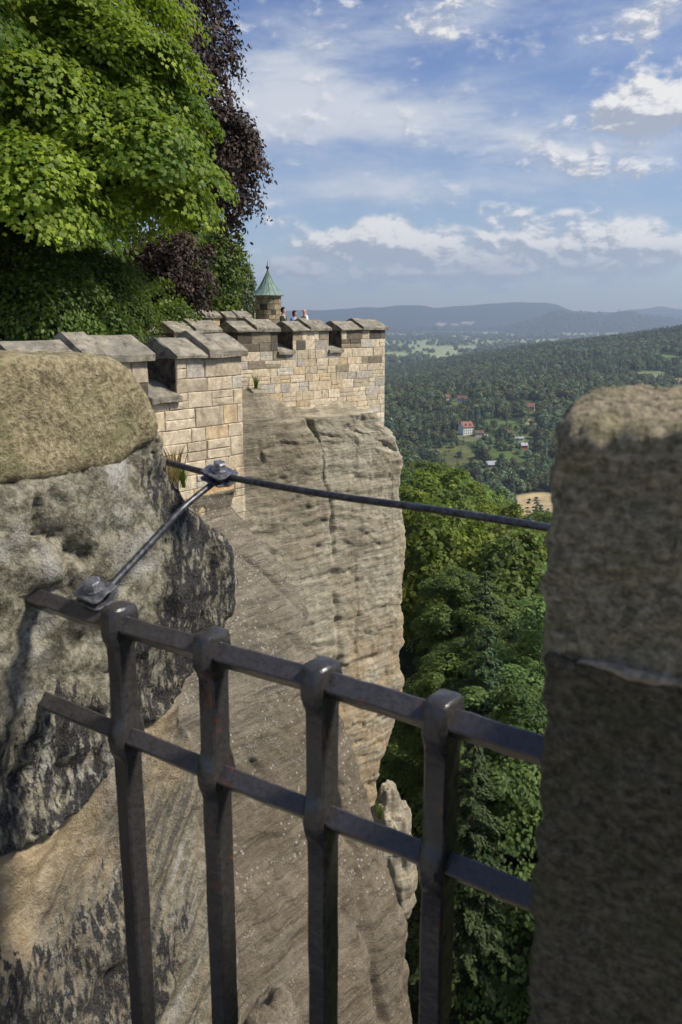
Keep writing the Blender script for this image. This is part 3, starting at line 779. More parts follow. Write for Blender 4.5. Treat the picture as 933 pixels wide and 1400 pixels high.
# turret ---------------------------------------------------------------------
def turret(cx, cy):
    r = tag(empty('turret', (cx, cy, -2)), 'round stone lookout turret with a flared green copper roof and finial', 'turret')
    V = []; F = []; C = []; rnd = random.Random(5); seg = 16; z = 0.0; R0 = .74
    zt = 3.10
    rows = []
    while z < zt - .05:
        h = min(rnd.uniform(.24, .32), zt - z); rows.append((z, z + h)); z += h
    win = [(-2.05, -1.70), (-1.2, -.85)]
    for i, (z0, z1) in enumerate(rows):
        th = rnd.uniform(0, .4); t0 = th
        while t0 < th + 2 * PI - .1:
            t1 = min(t0 + rnd.uniform(.35, .6), th + 2 * PI)
            c = rnd.choice([(.42, .34, .22), (.36, .29, .18), (.30, .25, .17), (.46, .38, .26), (.24, .20, .14)])
            ta = [t0 + .012 + (t1 - t0 - .024) * k / 3 for k in range(4)]
            tm = (t0 + t1) / 2
            wrapd = (tm + PI) % (2 * PI) - PI
            if 1.9 < z0 < 2.45 and any(a < wrapd < b for a, b in win): t0 = t1; continue
            b = len(V)
            for t in ta:
                for zz, rr in ((z0 + .012, R0), (z1 - .012, R0)): V.append((rr * math.cos(t), rr * math.sin(t), zz))
            for k in range(3):
                F.append((b + 2 * k, b + 2 * k + 2, b + 2 * k + 3, b + 2 * k + 1)); C.append(c)
            t0 = t1
    n0 = len(V)
    for k in range(24):
        t = 2 * PI * k / 24
        V.append((R0 * .975 * math.cos(t), R0 * .975 * math.sin(t), 0)); V.append((R0 * .975 * math.cos(t), R0 * .975 * math.sin(t), zt))
    for k in range(24):
        a = n0 + 2 * k; b = n0 + 2 * ((k + 1) % 24); F.append((a, b, b + 1, a + 1)); C.append((.10, .085, .065))
    colmesh('body', V, F, C, M['masonry'], r)
    bm = bmesh.new(); add_lathe(bm, [(.70, zt - .02), (.80, zt - .01), (.83, zt + .06), (.80, zt + .09)], 24); bmobj('cornice', bm, M['coping'], r)
    prof = [(r_, 3.10 + (z_ - 3.10) * .80) for r_, z_ in [(.90, 3.10), (.91, 3.14), (.78, 3.28), (.62, 3.52), (.46, 3.80), (.30, 4.12), (.17, 4.42), (.09, 4.64), (.05, 4.78)]]
    bm = bmesh.new(); add_lathe(bm, prof, 32)
    rf = bmobj('roof', bm, M['copper'], r, smooth=False)
    bm = bmesh.new()
    for k in range(16):
        t = 2 * PI * (k + .5) / 16; add_tube(bm, [((q + .008) * math.cos(t), (q + .008) * math.sin(t), z) for q, z in prof[1:]], .014, 4)
    bmobj('standing_seam', bm, M['copper'], rf)
    bm = bmesh.new(); add_lathe(bm, [(.03, 4.7), (.045, 4.85), (.025, 4.9), (.085, 4.97), (.10, 5.03), (.06, 5.10), (.02, 5.14), (.015, 5.30), (.002, 5.36)], 12, (0, 0, -.36)); bmobj('finial', bm, M['iron'], rf, smooth=True)
tc = at(367, 420, 50.0)
turret(tc.x, tc.y)

# plateau inside the walls ------------------------------------------------------
def wl(P, D, k, inn): return (P.x + D.x * k - D.y * inn, P.y + D.y * k + D.x * inn)
pl = [(-60, -2), (-9.5, -2), wl(PA, DA, -9.4, .5), wl(PA, DA, -.4, .5), wl(PA, DA, -.4, 9.6), wl(PB, DB, -6.4, .6), wl(PB, DB, 8.2, .6), (-1.2, 42), (-2.6, 56), (-6, 80), (-60, 120)]
bm = bmesh.new(); T = [bm.verts.new((x, y, -1.5)) for x, y in pl]; B = [bm.verts.new((x, y, -44)) for x, y in pl]
bm.faces.new(T)
for i in range(len(pl)): bm.faces.new([T[i], B[i], B[(i + 1) % len(pl)], T[(i + 1) % len(pl)]])
tag(bmobj('plateau', bm, M['turf']), 'grassy fortress plateau inside the crenellated walls', 'plateau', kind='structure')

# ------------------------------------------------------------------ cliffs
def interp(pts, x):
    if x >= pts[0][0]: return pts[0][1]
    for (a, va), (b, vb) in zip(pts, pts[1:]):
        if x >= b: return va + (vb - va) * (a - x) / (a - b)
    return pts[-1][1]

def strata(p, dipx, amp=1.0):
    z = p.z + dipx * p.x + fbm(p, 2, .3) * .35 + fbm(p, 3, 1.3) * .10
    w = Vector((p.x * .25, p.y * .25, 0))
    out = 0.0
    # bedding: overhanging lips with sharp undersides, breaking off along the face
    for f, a, ln in ((1.15, .075, .8), (3.0, .055, 1.6), (7.0, .038, 2.6)):
        t = z * f + .35 * noise.noise(w * ln + Vector((0, 0, f)))
        fl = math.floor(t); fr = t - fl
        m = max(0.0, min(1.0, .45 + 1.3 * noise.noise(Vector((p.x * .35 * ln, p.y * .35 * ln, fl * 3.7 + f)))))
        lip = (1 - fr) if fr > .07 else fr / .07
        out += a * m * lip - a * .4 * m
    c = noise.noise(w * 14 + Vector((0, 9, z * 17))) * .016
    blk = noise.cell(Vector((p.x * .45 + p.y * .3, 0, math.floor(z * .75 + .3 * noise.noise(w)) * 1.7))) * .12
    return (out + c + blk * .3) * amp + fbm(p, 3, .4) * .15 * amp + fbm(p, 4, 2.0) * .05 * amp + fbm(p, 3, 8) * .015 - max(0, fbm(p + Vector((4, 4, 4)), 3, 2.6) - .30) * .14

def cliff(name, label, rows, mat, dip, amp, back, rad, cracks=(), dents=(), topfn=None, grey=None, ncol=170, nwrap=36, ochre=None, s_len=8.0):
    """rows: list of (corner Vector incl. z, along-dir, outward). The face runs from the corner back along -dir, then wraps inwards."""
    P = np.zeros((len(rows), ncol + nwrap * 2, 3)); Oc = np.zeros((len(rows), ncol + nwrap * 2)); Gc = np.zeros_like(Oc)
    for i, (K, D, O) in enumerate(rows):
        c = K - D * rad - O * rad
        for j in range(ncol + nwrap * 2):
            if j < ncol:
                t = j / ncol; k = s_len * (1 - t) ** 1.25; base = K - D * (rad + k); nn = O
            elif j < ncol + nwrap:
                th = (j - ncol) / (nwrap - 1) * PI / 2; nn = O * math.cos(th) + D * math.sin(th); base = c + nn * rad
            else:
                q = (j - ncol - nwrap + 1) / nwrap * back; nn = D; base = c + D * rad - O * q
            d = strata(base, dip, amp)
            for poly, wd, dp in cracks:
                best = 9
                for a, b in zip(poly, poly[1:]):
                    ab = b - a; t = max(0, min(1, (base - a).dot(ab) / ab.dot(ab))); best = min(best, (base - (a + ab * t)).length)
                wv = wd * (1 + .8 * noise.noise(base * 1.7))
                if best < 4 * wd: d -= dp * math.exp(-(best / max(.02, wv)) ** 2)
            for q, r, dp in dents:
                l = (base - q).length
                if l < 2.5 * r: d -= dp * math.exp(-(l / r) ** 2)
            pos = base + nn * d
            P[i, j] = pos
            Oc[i, j] = ochre(base, j) if ochre else 0.0
            Gc[i, j] = grey(base) if grey else 0.0
    if topfn is not None:
        # close the top with a rounded ledge running back under the wall
        add = []
        for q in (.12, .4, 1.6):
            row = P[0].copy()
            for j in range(row.shape[0]):
                K, D, O = rows[0]; row[j] = row[j] - np.array(O) * q + np.array((0, 0, .10 * q + .03 * noise.noise(Vector(row[j]) * 2)))
            add.append(row)
        P = np.vstack([np.array(add[::-1]), P]); Oc = np.vstack([np.repeat(Oc[:1], 3, 0), Oc]); Gc = np.vstack([np.repeat(Gc[:1], 3, 0), Gc])
    me = gridmesh(name, P, mat)
    a = me.attributes.new('ochre', 'FLOAT', 'POINT'); a.data.foreach_set('value', Oc.astype(np.float32).ravel())
    a = me.attributes.new('grey', 'FLOAT', 'POINT'); a.data.foreach_set('value', Gc.astype(np.float32).ravel())
    return tag(link(name, me, mat), label, 'cliff', kind='structure')

# cliff under the long wall
offB = .55
pB0 = PB + NBv * offB
sil = [(523, 562), (527, 578), (540, 588), (549, 606), (556, 634), (555, 660), (554, 682), (560, 708), (562, 726), (560, 765), (555, 795), (555, 830), (557, 860), (550, 890), (549, 905), (553, 928), (549, 950), (545, 985), (538, 1010), (528, 1035), (522, 1052)]
prof = []
for u, v in sil:
    p = on_plane(u, v, pB0, NBv); prof.append((p.z, (p - PB).dot(DB)))
prof.append((-24, prof[-1][1] - .5)); prof.append((-45, prof[-1][1] + 1.5))
def topB(a):   # height of the rock ledge along the wall
    return 0
rowsB = []; zt = prof[0][0]; z = zt
while z > -40:
    a = interp(prof, z); rowsB.append((PB + DB * a + NBv * (offB + .05 * (zt - z) * .25) + Vector((0, 0, z)), DB, NBv))
    z -= .075 if z > -19 else .5
def px(u, v, p0=None): return on_plane(u, v, p0 or pB0, NBv)
crB = [([px(u, v) for u, v in ((417, 566), (428, 590), (437, 615), (440, 645), (447, 672), (453, 695), (455, 730), (456, 770), (460, 810))], .05, .32),
       ([px(u, v) for u, v in ((330, 575), (342, 600), (362, 632))], .06, .25),
       ([px(u, v) for u, v in ((455, 812), (458, 850), (462, 900), (466, 960), (470, 1010))], .10, .25),
       ([px(u, v) for u, v in ((490, 905), (515, 896), (530, 888))], .10, .35),
       ([px(u, v) for u, v in ((485, 590), (508, 602), (540, 615))], .06, .2)]
dB = [(px(480, 745), .9, .12), (px(455, 790), .35, .15)]
def greyB(p):
    # darker grey on the set back face left of the crack, and in a patch below the ledge
    u, v = pix(*p); e = noise.noise(p * .8) * 14
    return min(1.0, max(0, min(1, (446 + e + (v - 640) * .05 - u) / 14)) * max(0, min(1, (800 + e * 3 - v) / 120)) + .8 * math.exp(-((u - 482 - e * .4) / 16) ** 2 - ((v - 745) / 45) ** 2))
def ochB(p, j):
    u, v = pix(*p)
    return min(1.0, max(0, (v - 790) / 130) * max(0, min(1, (u - 440) / 40)) + math.exp(-((u - 556) / 10) ** 2) * max(0, min(1, (v - 690) / 30)) * .9)
cliff('cliff', 'tall banded sandstone cliff below the long wall, ochre towards its foot and cleft by a dark crack', rowsB, M['cliff_far'], .10, 1.0, 9, .55, crB, dB, True, greyB, 170, 26, ochB, 13.0)
# sloping rock shoulder in front of the wall base
def lump(name, label, c, r, seed, mat, sub=5, amp=.35, zs=1.0, strat=1.0):
    bm = bmesh.new(); bmesh.ops.create_icosphere(bm, subdivisions=sub, radius=1)
    for v in bm.verts:
        n = v.co.copy(); q = Vector((n.x * r[0], n.y * r[1], n.z * r[2]))
        k = 1 + fbm(n + Vector((seed, 0, 0)), 4, 1.1) * amp
        w = c + q * k
        v.co = w + n * (noise.noise(Vector((w.x * .4, w.y * .4, w.z * 5 * zs))) * .10 * strat + fbm(w, 3, 3 * zs) * .06 * strat)
    o = bmobj(name, bm, mat, smooth=True)
    a = o.data.attributes.new('ochre', 'FLOAT', 'POINT'); a.data.foreach_set('value', np.full(len(o.data.vertices), .25, dtype=np.float32))
    return tag(o, label, 'rock', kind=None)

ledge = []
for u, v in ((300, 560), (327, 534), (345, 527), (362, 530), (380, 542), (400, 552), (425, 556), (450, 552), (470, 547), (485, 550), (500, 556), (514, 566), (522, 574)):
    p = on_plane(u, v, PB + NBv * .2, NBv); ledge.append(((p - PB).dot(DB), p.z))
V = []; cols = 150; rws = 26
G = np.zeros((rws, cols, 3))
for j in range(cols):
    a = ledge[0][0] + (ledge[-1][0] - ledge[0][0]) * j / (cols - 1)
    zt = None
    for (a0, z0), (a1, z1) in zip(ledge, ledge[1:]):
        if a0 <= a <= a1 + 1e-6: zt = z0 + (z1 - z0) * (a - a0) / (a1 - a0)
    for i in range(rws):
        t = i / (rws - 1)
        zz = zt + .1 * fbm(Vector((a, 3.3, 0)), 3, 1.5) - t * 3.4
        o = -.1 + .62 * min(1, t * 3.2) ** .6 + .12 * t - (1.3 * max(0, t - .55) ** 1.2 if t > .55 else 0)
        b = PB + DB * a + Vector((0, 0, zz))
        o += strata(b, .10, .55) * min(1, t * 4)
        G[i, j] = b + NBv * o
me = gridmesh('rock_shoulder', G, M['cliff_far']); me.attributes.new('ochre', 'FLOAT', 'POINT'); ga = me.attributes.new('grey', 'FLOAT', 'POINT'); ga.data.foreach_set('value', np.array([greyB(Vector(v.co)) for v in me.vertices], dtype=np.float32))
tag(link('rock_shoulder', me, M['cliff_far']), 'weathered rock shoulder rising against the foot of the long wall', 'rock', kind='structure')

# near cliff between the viewer and the nearer wall
silC = [(322, 664, 14.1), (334, 690, 13.9), (346, 706, 13.7), (372, 736, 13.3), (400, 772, 12.9), (425, 812, 12.5), (441, 845, 12.2), (446, 880, 11.9), (458, 905, 11.7), (470, 938, 11.4), (482, 970, 11.2), (494, 1005, 11.0), (508, 1045, 10.7), (520, 1085, 10.5), (534, 1130, 10.2), (547, 1172, 10.0), (562, 1208, 9.8), (572, 1238, 9.6), (577, 1270, 9.5), (578, 1320, 9.3), (579, 1400, 9.0), (582, 1520, 8.7)]
rC = []
for u, v, Y in silC: rC.append(at(u, v, Y))
rC[0] = PA + NA * .12 + Vector((0, 0, rC[0].z))
pc = [(p.z, p) for p in rC]; pc.append((-26, rC[-1] + Vector((1.2, -.5, -14))))
def interpV(z):
    if z >= pc[0][0]: return pc[0][1].copy()
    for (a, va), (b, vb) in zip(pc, pc[1:]):
        if z >= b: return va.lerp(vb, (a - z) / (a - b))
    return pc[-1][1].copy()
rowsC = []; z = rC[0].z
while z > -24:
    p = interpV(z); p.z = z; t = min(1, (rC[0].z - z) / 7)
    ang = math.atan2(DA.y, DA.x); D = Vector((math.cos(ang), math.sin(ang), 0)); rowsC.append((p, D, Vector((D.y, -D.x, 0))))
    z -= .045 if z > -11 else .3
pC0 = PA + NA * .6
def on_c(u, v, k=0):
    # rough position on the near cliff face: intersect with each row plane
    best = None
    for K, D, O in rowsC[::3]:
        q = on_plane(u, v, K, O)
        e = abs(q.z - K.z)
        if best is None or e < best[0]: best = (e, q)
    return best[1]
crC = [([on_c(u, v) for u, v in ((455, 1060), (470, 1110), (490, 1180), (500, 1260), (510, 1340), (525, 1400))], .06, .14),
       ([on_c(u, v) for u, v in ((352, 700), (370, 728), (405, 760))], .05, .12),
       ([on_c(u, v) for u, v in ((330, 760), (370, 790), (410, 830))], .05, .10)]
dC = [(on_c(428, 842), .12, .22), (on_c(345, 730), .16, .16), (on_c(352, 726), .10, .14), (on_c(425, 860), .10, .12), (on_c(340, 775), .10, .1)]
cliff('cliff', 'steep near cliff face seen through the bars, grey brown with slanting bedding and white lichen spots', rowsC, M['cliff_near'], .05, .75, 5, .45, crC, dC, True, lambda p: max(0, min(1, (-p.z - 3.6 + noise.noise(p) * 1.2) / 3)), 190, 26,
      lambda p, j: max(0, min(.8, (-p.z - 5) / 4)) * .6, 8.5)
# lower pillar of rock between the two cliffs
lump('rock_pillar', 'knobbly rock pillar wedged at the foot of the far cliff, left of the last grille bar', at(533, 1140, 17.5) + Vector((0, 0, -.6)), (.58, .6, 1.75), 3, M['cliff_far'], 6, .25, .8, .8)
# pale ledge at the bottom of the picture
lump('rock_ledge', 'small pale rough rock ledge at the bottom edge between two grille bars', at(372, 1450, 3.2) + Vector((0, 0, -.12)), (.26, .30, .26), 8, M['cliff_near'], 6, .5, 3, .35)
# ------------------------------------------------------------------ land
def smooth(t): t = np.clip(t, 0, 1); return t * t * (3 - 2 * t)
YT = np.array([0, 60, 120, 180, 215, 300, 420, 560, 640, 740, 860, 1050.])
ZT = np.array([0, 0, 0, 0, 0, -18, -48, -66, -66, -58, -44, -29.])
def crest_z(xc):
    v = np.interp(xc, [-.5, .03, .06, .13, .21, .31, .40, .60], [520, 518, 512, 495, 480, 464, 450, 441])
    return (432 - v) / FPX / 1.02 * 2000
def hill_v(xc):
    u = 466.5 + xc * FPX * 1.026
    return np.interp(u, [-400, 200, 385, 400, 430, 455, 490, 525, 560, 575, 592, 630, 655, 690, 740, 762, 785, 1200],
                     [430, 428, 424, 425, 424, 424, 421, 420, 417.5, 418, 421, 419, 417, 414, 414, 417, 426, 436])
def hill2_v(xc):
    u = 466.5 + xc * FPX * 1.026
    return np.interp(u, [300, 690, 715, 740, 765, 800, 830, 850, 880, 905, 1000], [450, 449, 441, 433, 427, 428, 430, 426, 431, 436, 446])
def hill3_v(xc):
    u = 466.5 + xc * FPX * 1.026
    return np.interp(u, [300, 800, 840, 870, 890, 905, 920, 940, 1000, 1200], [440, 434, 427, 423, 421, 419, 421.5, 425, 421, 430])
def land(x, y):
    x = np.asarray(x, float); y = np.asarray(y, float); xc = x / np.maximum(y, 5)
    q = np.clip(x - 1, -30, 400)
    near = -23 - .45 * np.where(q > 60, 60 + (q - 60) * .3, q) * np.clip(1 - (y - 215) / 300, 0, 1) - .10 * np.minimum(y, 215)
    z = near + np.interp(y, YT, ZT) * np.where(y > 215, 1, 1)
    tgt = np.interp(y, [0, 215, 420, 560, 640, 740, 860, 1050], [-60, -60, -98, -127, -138, -128.5, -113.5, -97])
    w = smooth((y - 215) / 200); z = z * (1 - w) + tgt * w
    cz = crest_z(xc); t = smooth((y - 1000) / 1000)
    z = np.where(y > 1000, -97 * (1 - t) + cz * t, z)
    t2 = smooth((y - 2050) / 750); z = np.where(y > 2050, cz * (1 - t2) - 150 * t2, z)
    def ridge(v, Y, wd):
        h = (432 - v) / FPX / 1.026 * Y + 150
        return np.maximum(h, 0) * np.exp(-((y - Y) / wd) ** 2)
    z = z + np.where(y > 2800, np.maximum(np.maximum(ridge(hill_v(xc), 10600, 900), ridge(hill2_v(xc), 8300, 700)), ridge(hill3_v(xc), 12200, 700)), 0)
    bump = np.sin(x * .013 + y * .007) * np.sin(y * .011 - x * .004) * 3 + np.sin(x * .031 + 1) * np.sin(y * .027 + 2) * 1.2
    return z + bump * smooth((y - 250) / 300) * np.where((y > 560) & (y < 680), .3, 1) * np.where(y > 8000, 2, 1)
def pixv(x, y, z):
    f = y * CP - z * SP; up = y * SP + z * CP
    return CU + FPX * x / f, CV - FPX * up / f

# clearings: (u, v, ru, rv, colour, tree density)
CLEAR = [(622, 622, 28, 16, (.15, .155, .06), .30), (662, 600, 20, 9, (.085, .125, .04), .55), (700, 618, 34, 14, (.095, .135, .045), .5), (712, 588, 24, 12, (.10, .135, .05), .5), (680, 580, 26, 8, (.11, .16, .045), .45),
         (735, 690, 40, 17, (.50, .38, .21), 0), (790, 700, 60, 22, (.50, .38, .21), 0), (915, 489, 16, 4.5, (.15, .22, .07), 0), (890, 512, 22, 5, (.22, .23, .11), .15), (930, 521, 12, 4, (.33, .27, .17), .1),
         (642, 596, 22, 8, (.17, .18, .09), .1), (634, 549, 18, 5, (.16, .18, .07), .25), (726, 560, 10, 6, (.12, .14, .05), .3), (668, 640, 20, 5, (.17, .17, .10), .15), (720, 604, 16, 8, (.15, .19, .07), .2), (727, 580, 8, 8, (.28, .25, .15), .3), (603, 443, 7, 2.2, (.50, .40, .28), 1), (640, 441.5, 9, 2.2, (.50, .40, .28), 1), (622, 444, 5, 1.4, (.45, .37, .27), 1)]
# the polar sheet
ths = np.concatenate([np.linspace(-1.2, -.25, 30)[:-1], np.linspace(-.25, .62, 620), np.linspace(.62, 1.3, 20)[1:]])
rs = np.concatenate([np.linspace(2, 240, 60)[:-1], np.linspace(240, 1150, 330)[:-1], np.geomspace(1150, 2900, 110)[:-1], np.geomspace(2900, 13500, 150)])
TH, RR = np.meshgrid(ths, rs); X = RR * np.sin(TH); Y = RR * np.cos(TH); Y = np.maximum(Y, -2)
Z = land(X, Y)
P = np.stack([X, Y, Z], -1)
me = gridmesh('ground', P, M['ground'])
rng = np.random.default_rng(3)
colr = np.zeros((*X.shape, 4)); colr[..., 3] = 1
forest = np.array([.045, .065, .026])
U, Vv = pixv(X, np.maximum(Y, 1), Z)
colr[..., :3] = forest
nearm = Y < 240; colr[nearm, :3] = (.045, .055, .018)
# plain: broad bands of sunlit crops and woods
pl_ = Y > 2500
nz = np.zeros_like(X)
ii = np.argwhere(pl_)
for (i, j) in ii: nz[i, j] = noise.fractal(Vector((X[i, j] * .0022, Y[i, j] * .0011, 0)), 1, 2, 3)
k = smooth((nz + .18) / .16)[..., None]
colr[pl_, :3] = (np.array([.17, .22, .10]) * (1 - k) + np.array([.34, .38, .20]) * k)[pl_]
hl = (Z > -128) & (Y > 6500); hm = smooth((Z + 142) / 14)[..., None]
colr[..., :3] = np.where((Y > 6500)[..., None], colr[..., :3] * (1 - hm) + np.array([.03, .045, .03]) * hm, colr[..., :3])
for u, v, ru, rv, c, dn in CLEAR:
    e = ((U - u) / ru) ** 2 + ((Vv - v) / rv) ** 2
    for (i, j) in np.argwhere(e < 2.2):
        e[i, j] += .35 * noise.noise(Vector((X[i, j] * .05, Y[i, j] * .03, u)))
    m = smooth((1.15 - e) / .3)[..., None]; colr[..., :3] = colr[..., :3] * (1 - m) + np.array(c) * m
a = me.attributes.new('col', 'FLOAT_COLOR', 'POINT'); a.data.foreach_set('color', colr.astype(np.float32).ravel())
tag(link('ground', me, M['ground']), 'wooded valley floor, fields and hills reaching to the horizon', 'land', kind='structure')
def landz(x, y): return float(land(np.array([x]), np.array([y]))[0])
def hit(u, v, lo=60, hi=3000):
    d = ray(u, v); Yv = lo
    while Yv < hi:
        p = d * (Yv / d.y)
        if p.z < landz(p.x, p.y): return p
        Yv += 3 if Yv < 1500 else 10
    return d * (hi / d.y)
# ------------------------------------------------------------------ foliage
def unit(a): return a / np.maximum(np.linalg.norm(a, axis=-1, keepdims=True), 1e-9)
MAPLE = np.array([(0, -.45), (.40, -.34), (.30, -.08), (.54, .18), (.20, .22), (0, .58), (-.20, .22), (-.54, .18), (-.30, -.08), (-.40, -.34)])
OVAL = np.array([(0, -.5), (.26, -.12), (.22, .25), (0, .5), (-.22, .25), (-.26, -.12)])
CLUMP = np.array([(-.1, -.5), (.32, -.38), (.22, -.05), (.5, .15), (.15, .2), (.12, .5), (-.2, .22), (-.5, .32), (-.28, -.05), (-.46, -.3)])
NEEDLE = np.array([(-.1, -.5), (.1, -.5), (.16, 0), (.02, .55), (-.14, 0)])
SPRAY = np.array([(0, -.5), (.14, -.3), (.42, -.22), (.18, -.1), (.40, .06), (.13, .14), (.24, .32), (.04, .36), (0, .6), (-.06, .34), (-.26, .3), (-.12, .12), (-.38, .02), (-.16, -.12), (-.42, -.26), (-.12, -.32)])

def leaves(C, Nn, size, tmpl, rng, heading=None, bend=.18):
    n = len(C); k = len(tmpl); Nn = unit(Nn)
    h = rng.normal(size=(n, 3)) if heading is None else heading + rng.normal(size=(n, 3)) * .35
    t1 = unit(np.cross(h, Nn)); t2 = np.cross(Nn, t1)
    V = C[:, None, :] + size[:, None, None] * (tmpl[None, :, 0:1] * t1[:, None, :] + tmpl[None, :, 1:2] * t2[:, None, :])
    V = V - (size[:, None, None] * bend * (tmpl ** 2).sum(1)[None, :, None]) * np.array([0, 0, 1.0]) * 1.2
    return V.reshape(-1, 3), k

def leafmesh(name, parts, mat):
    """parts: list of (V, k, tint)"""
    Vs = []; loops = []; starts = []; tints = []; base = 0; ls = 0
    for V, k, t in parts:
        n = len(V) // k; Vs.append(V); loops.append(np.arange(n * k) + base); starts.append(np.arange(n) * k + ls); tints.append(t); base += n * k; ls += n * k
    return npmesh(name, np.vstack(Vs), np.concatenate(loops), np.concatenate(starts), mat, np.concatenate(tints))

def crown_boughs(rng, radii, nb, lpb, br, thick, leaf, tmpl, up=.55, lump=.25, shell=(.55, 1.0), zmin=-.75, droop=.3, jit=.45, conc=None, tint_j=.18):
    d = rng.normal(size=(nb * 4, 3)); d = unit(d); d = d[d[:, 2] > zmin][:nb]; nb = len(d)
    lob = unit(rng.normal(size=(9, 3))); w = rng.uniform(.4, 1, 9)
    R_ = 1 + lump * (np.maximum(0, d @ lob.T) ** 4 * w).sum(1) - lump * .5
    c = d * R_[:, None] * (rng.uniform(shell[0] ** 2, shell[1] ** 2, nb) ** .5)[:, None] * np.array(radii)
    bn = unit(d * (1 - up) + np.array([0, 0, up]))
    out = unit(d * np.array([1, 1, .25]) + 1e-6)
    b1 = unit(np.cross(bn, rng.normal(size=(nb, 3)))); b2 = np.cross(bn, b1)
    bs = br * rng.uniform(.6, 1.3, nb)
    r = np.sqrt(rng.uniform(0, 1, (nb, lpb))) * bs[:, None]; a = rng.uniform(0, 2 * PI, (nb, lpb))
    th = rng.normal(size=(nb, lpb)) * thick
    Pp = c[:, None] + (r * np.cos(a))[..., None] * b1[:, None] + (r * np.sin(a))[..., None] * b2[:, None] + th[..., None] * bn[:, None]
    Pp[..., 2] -= droop * (r / bs[:, None]) ** 2 * bs[:, None]
    ln = bn[:, None] + .55 * (Pp - c[:, None]) / bs[:, None, None] + rng.normal(size=(nb, lpb, 3)) * jit
    bt = np.clip(rng.normal(.5, .22, nb), 0, 1)
    t = np.clip(bt[:, None] + rng.normal(size=(nb, lpb)) * tint_j, 0, 1)
    n = nb * lpb
    hd = np.repeat(out[:, None], lpb, 1).reshape(n, 3) + np.array([0, 0, -.3])
    size = leaf * rng.uniform(.65, 1.3, n)
    V, k = leaves(Pp.reshape(n, 3), ln.reshape(n, 3), size, tmpl, rng, hd)
    return (V, k, t.ravel()), c

def trunk_mesh(name, h, r, centers, rng, nlimb=14, lean=(0, 0), z0=-.3):
    bm = bmesh.new(); pts = []; rad = []
    for i in range(9):
        t = i / 8; pts.append((lean[0] * t + .12 * r * math.sin(i * 1.7) * 3 * t, lean[1] * t + .12 * r * math.cos(i * 2.1) * 3 * t, z0 + (h - z0) * t)); rad.append(r * (1.25 if i == 0 else 1) * (1 - .82 * t))
    add_tube(bm, pts, rad, 9)
    if len(centers):
        for c in [centers[i] for i in rng.choice(len(centers), min(nlimb, len(centers)), replace=False)]:
            c = Vector(c); zb = max(h * .22, min(c.z - (Vector((c.x, c.y)).length) * .55, h * .9)); t = (zb - z0) / (h - z0)
            b = Vector((lean[0] * t, lean[1] * t, zb)); mid = b.lerp(c, .5) + Vector((0, 0, .06 * (c - b).length)) + Vector(rng.normal(size=3)) * .04 * (c - b).length
            rr = r * (1 - .8 * t) * .45
            add_tube(bm, [b, b.lerp(mid, .5), mid, mid.lerp(c, .6), c], [rr, rr * .8, rr * .6, rr * .35, rr * .12], 6)
    bmesh.ops.recalc_face_normals(bm, faces=bm.faces[:])
    me = bpy.data.meshes.new(name); bm.to_mesh(me); bm.free()
    me.polygons.foreach_set('use_smooth', [True] * len(me.polygons)); me.materials.append(M['bark'])
    return me

def conifer(rng, H, Rb, whorls, nb, npb, leaf, tmpl, droop=.30):
    C = []; Nn = []; S = []; Hd = []; T = []
    for w in range(whorls):
        h = (w + rng.uniform(-.3, .3)) / whorls; z = H * (.12 + .88 * h); L0 = Rb * (1 - h) ** .85 + .12
        for b in range(nb):
            a = rng.uniform(0, 2 * PI); L = L0 * rng.uniform(.7, 1.12); n = max(3, int(npb * (L / Rb) ** .7))
            t = np.sqrt(rng.uniform(.03, 1, n)); lat = rng.normal(size=n) * .16 * L * (1.1 - t)
            x = math.cos(a) * t * L - math.sin(a) * lat; y = math.sin(a) * t * L + math.cos(a) * lat
            zz = z - droop * L * t ** 1.4 + rng.normal(size=n) * .05
            C.append(np.stack([x, y, zz], 1)); Nn.append(np.array([math.cos(a) * .35, math.sin(a) * .35, 1]) + rng.normal(size=(n, 3)) * .3)
            Hd.append(np.tile([math.cos(a), math.sin(a), -.25], (n, 1))); S.append(leaf * rng.uniform(.7, 1.25, n) * (.6 + .4 * L / Rb))
            T.append(np.clip(rng.normal(.35, .12) + .35 * t + rng.normal(size=n) * .12, 0, 1))
    C = np.vstack(C); V, k = leaves(C, np.vstack(Nn), np.concatenate(S), tmpl, rng, np.vstack(Hd))
    return (V, k, np.concatenate(T))

def make_tree(name, label, cat, loc, crown, trunk, group=None, rz=0, sc=1.0):
    r = tag(empty(name, loc, rz), label, cat, group); r.scale = (sc, sc, sc)
    link('crown', crown, crown.materials[0], r)
    if trunk is not None: link('trunk', trunk, M['bark'], r)
    return r

# big maple ----------------------------------------------------------------
def shift(part, o): return (part[0] + np.array(o), part[1], part[2])
rng = np.random.default_rng(7)
cx, cy = -9.12, 19.0
p1, c1 = crown_boughs(rng, (5.3, 5.3, 6.5), 235, 820, 1.25, .07, .104, MAPLE, .60, .30, (.58, 1.03), -.88, .42, .33)
p2, c2 = crown_boughs(rng, (3.9, 3.9, 4.8), 110, 240, 1.0, .14, .13, MAPLE, .55, .2, (.4, 1.0), -.8, .35, .45)
p3, c3 = crown_boughs(rng, (1.7, 1.6, 1.1), 34, 680, .95, .07, .104, MAPLE, .62, .3, (.3, 1.03), -.8, .45, .33)
p4, c4 = crown_boughs(rng, (1.6, 1.6, .9), 26, 680, .9, .07, .104, MAPLE, .62, .3, (.3, 1.03), -.8, .45, .33)
p5, c5 = crown_boughs(rng, (1.5, 1.4, 1.0), 26, 680, .9, .07, .104, MAPLE, .62, .3, (.3, 1.03), -.8, .45, .33)
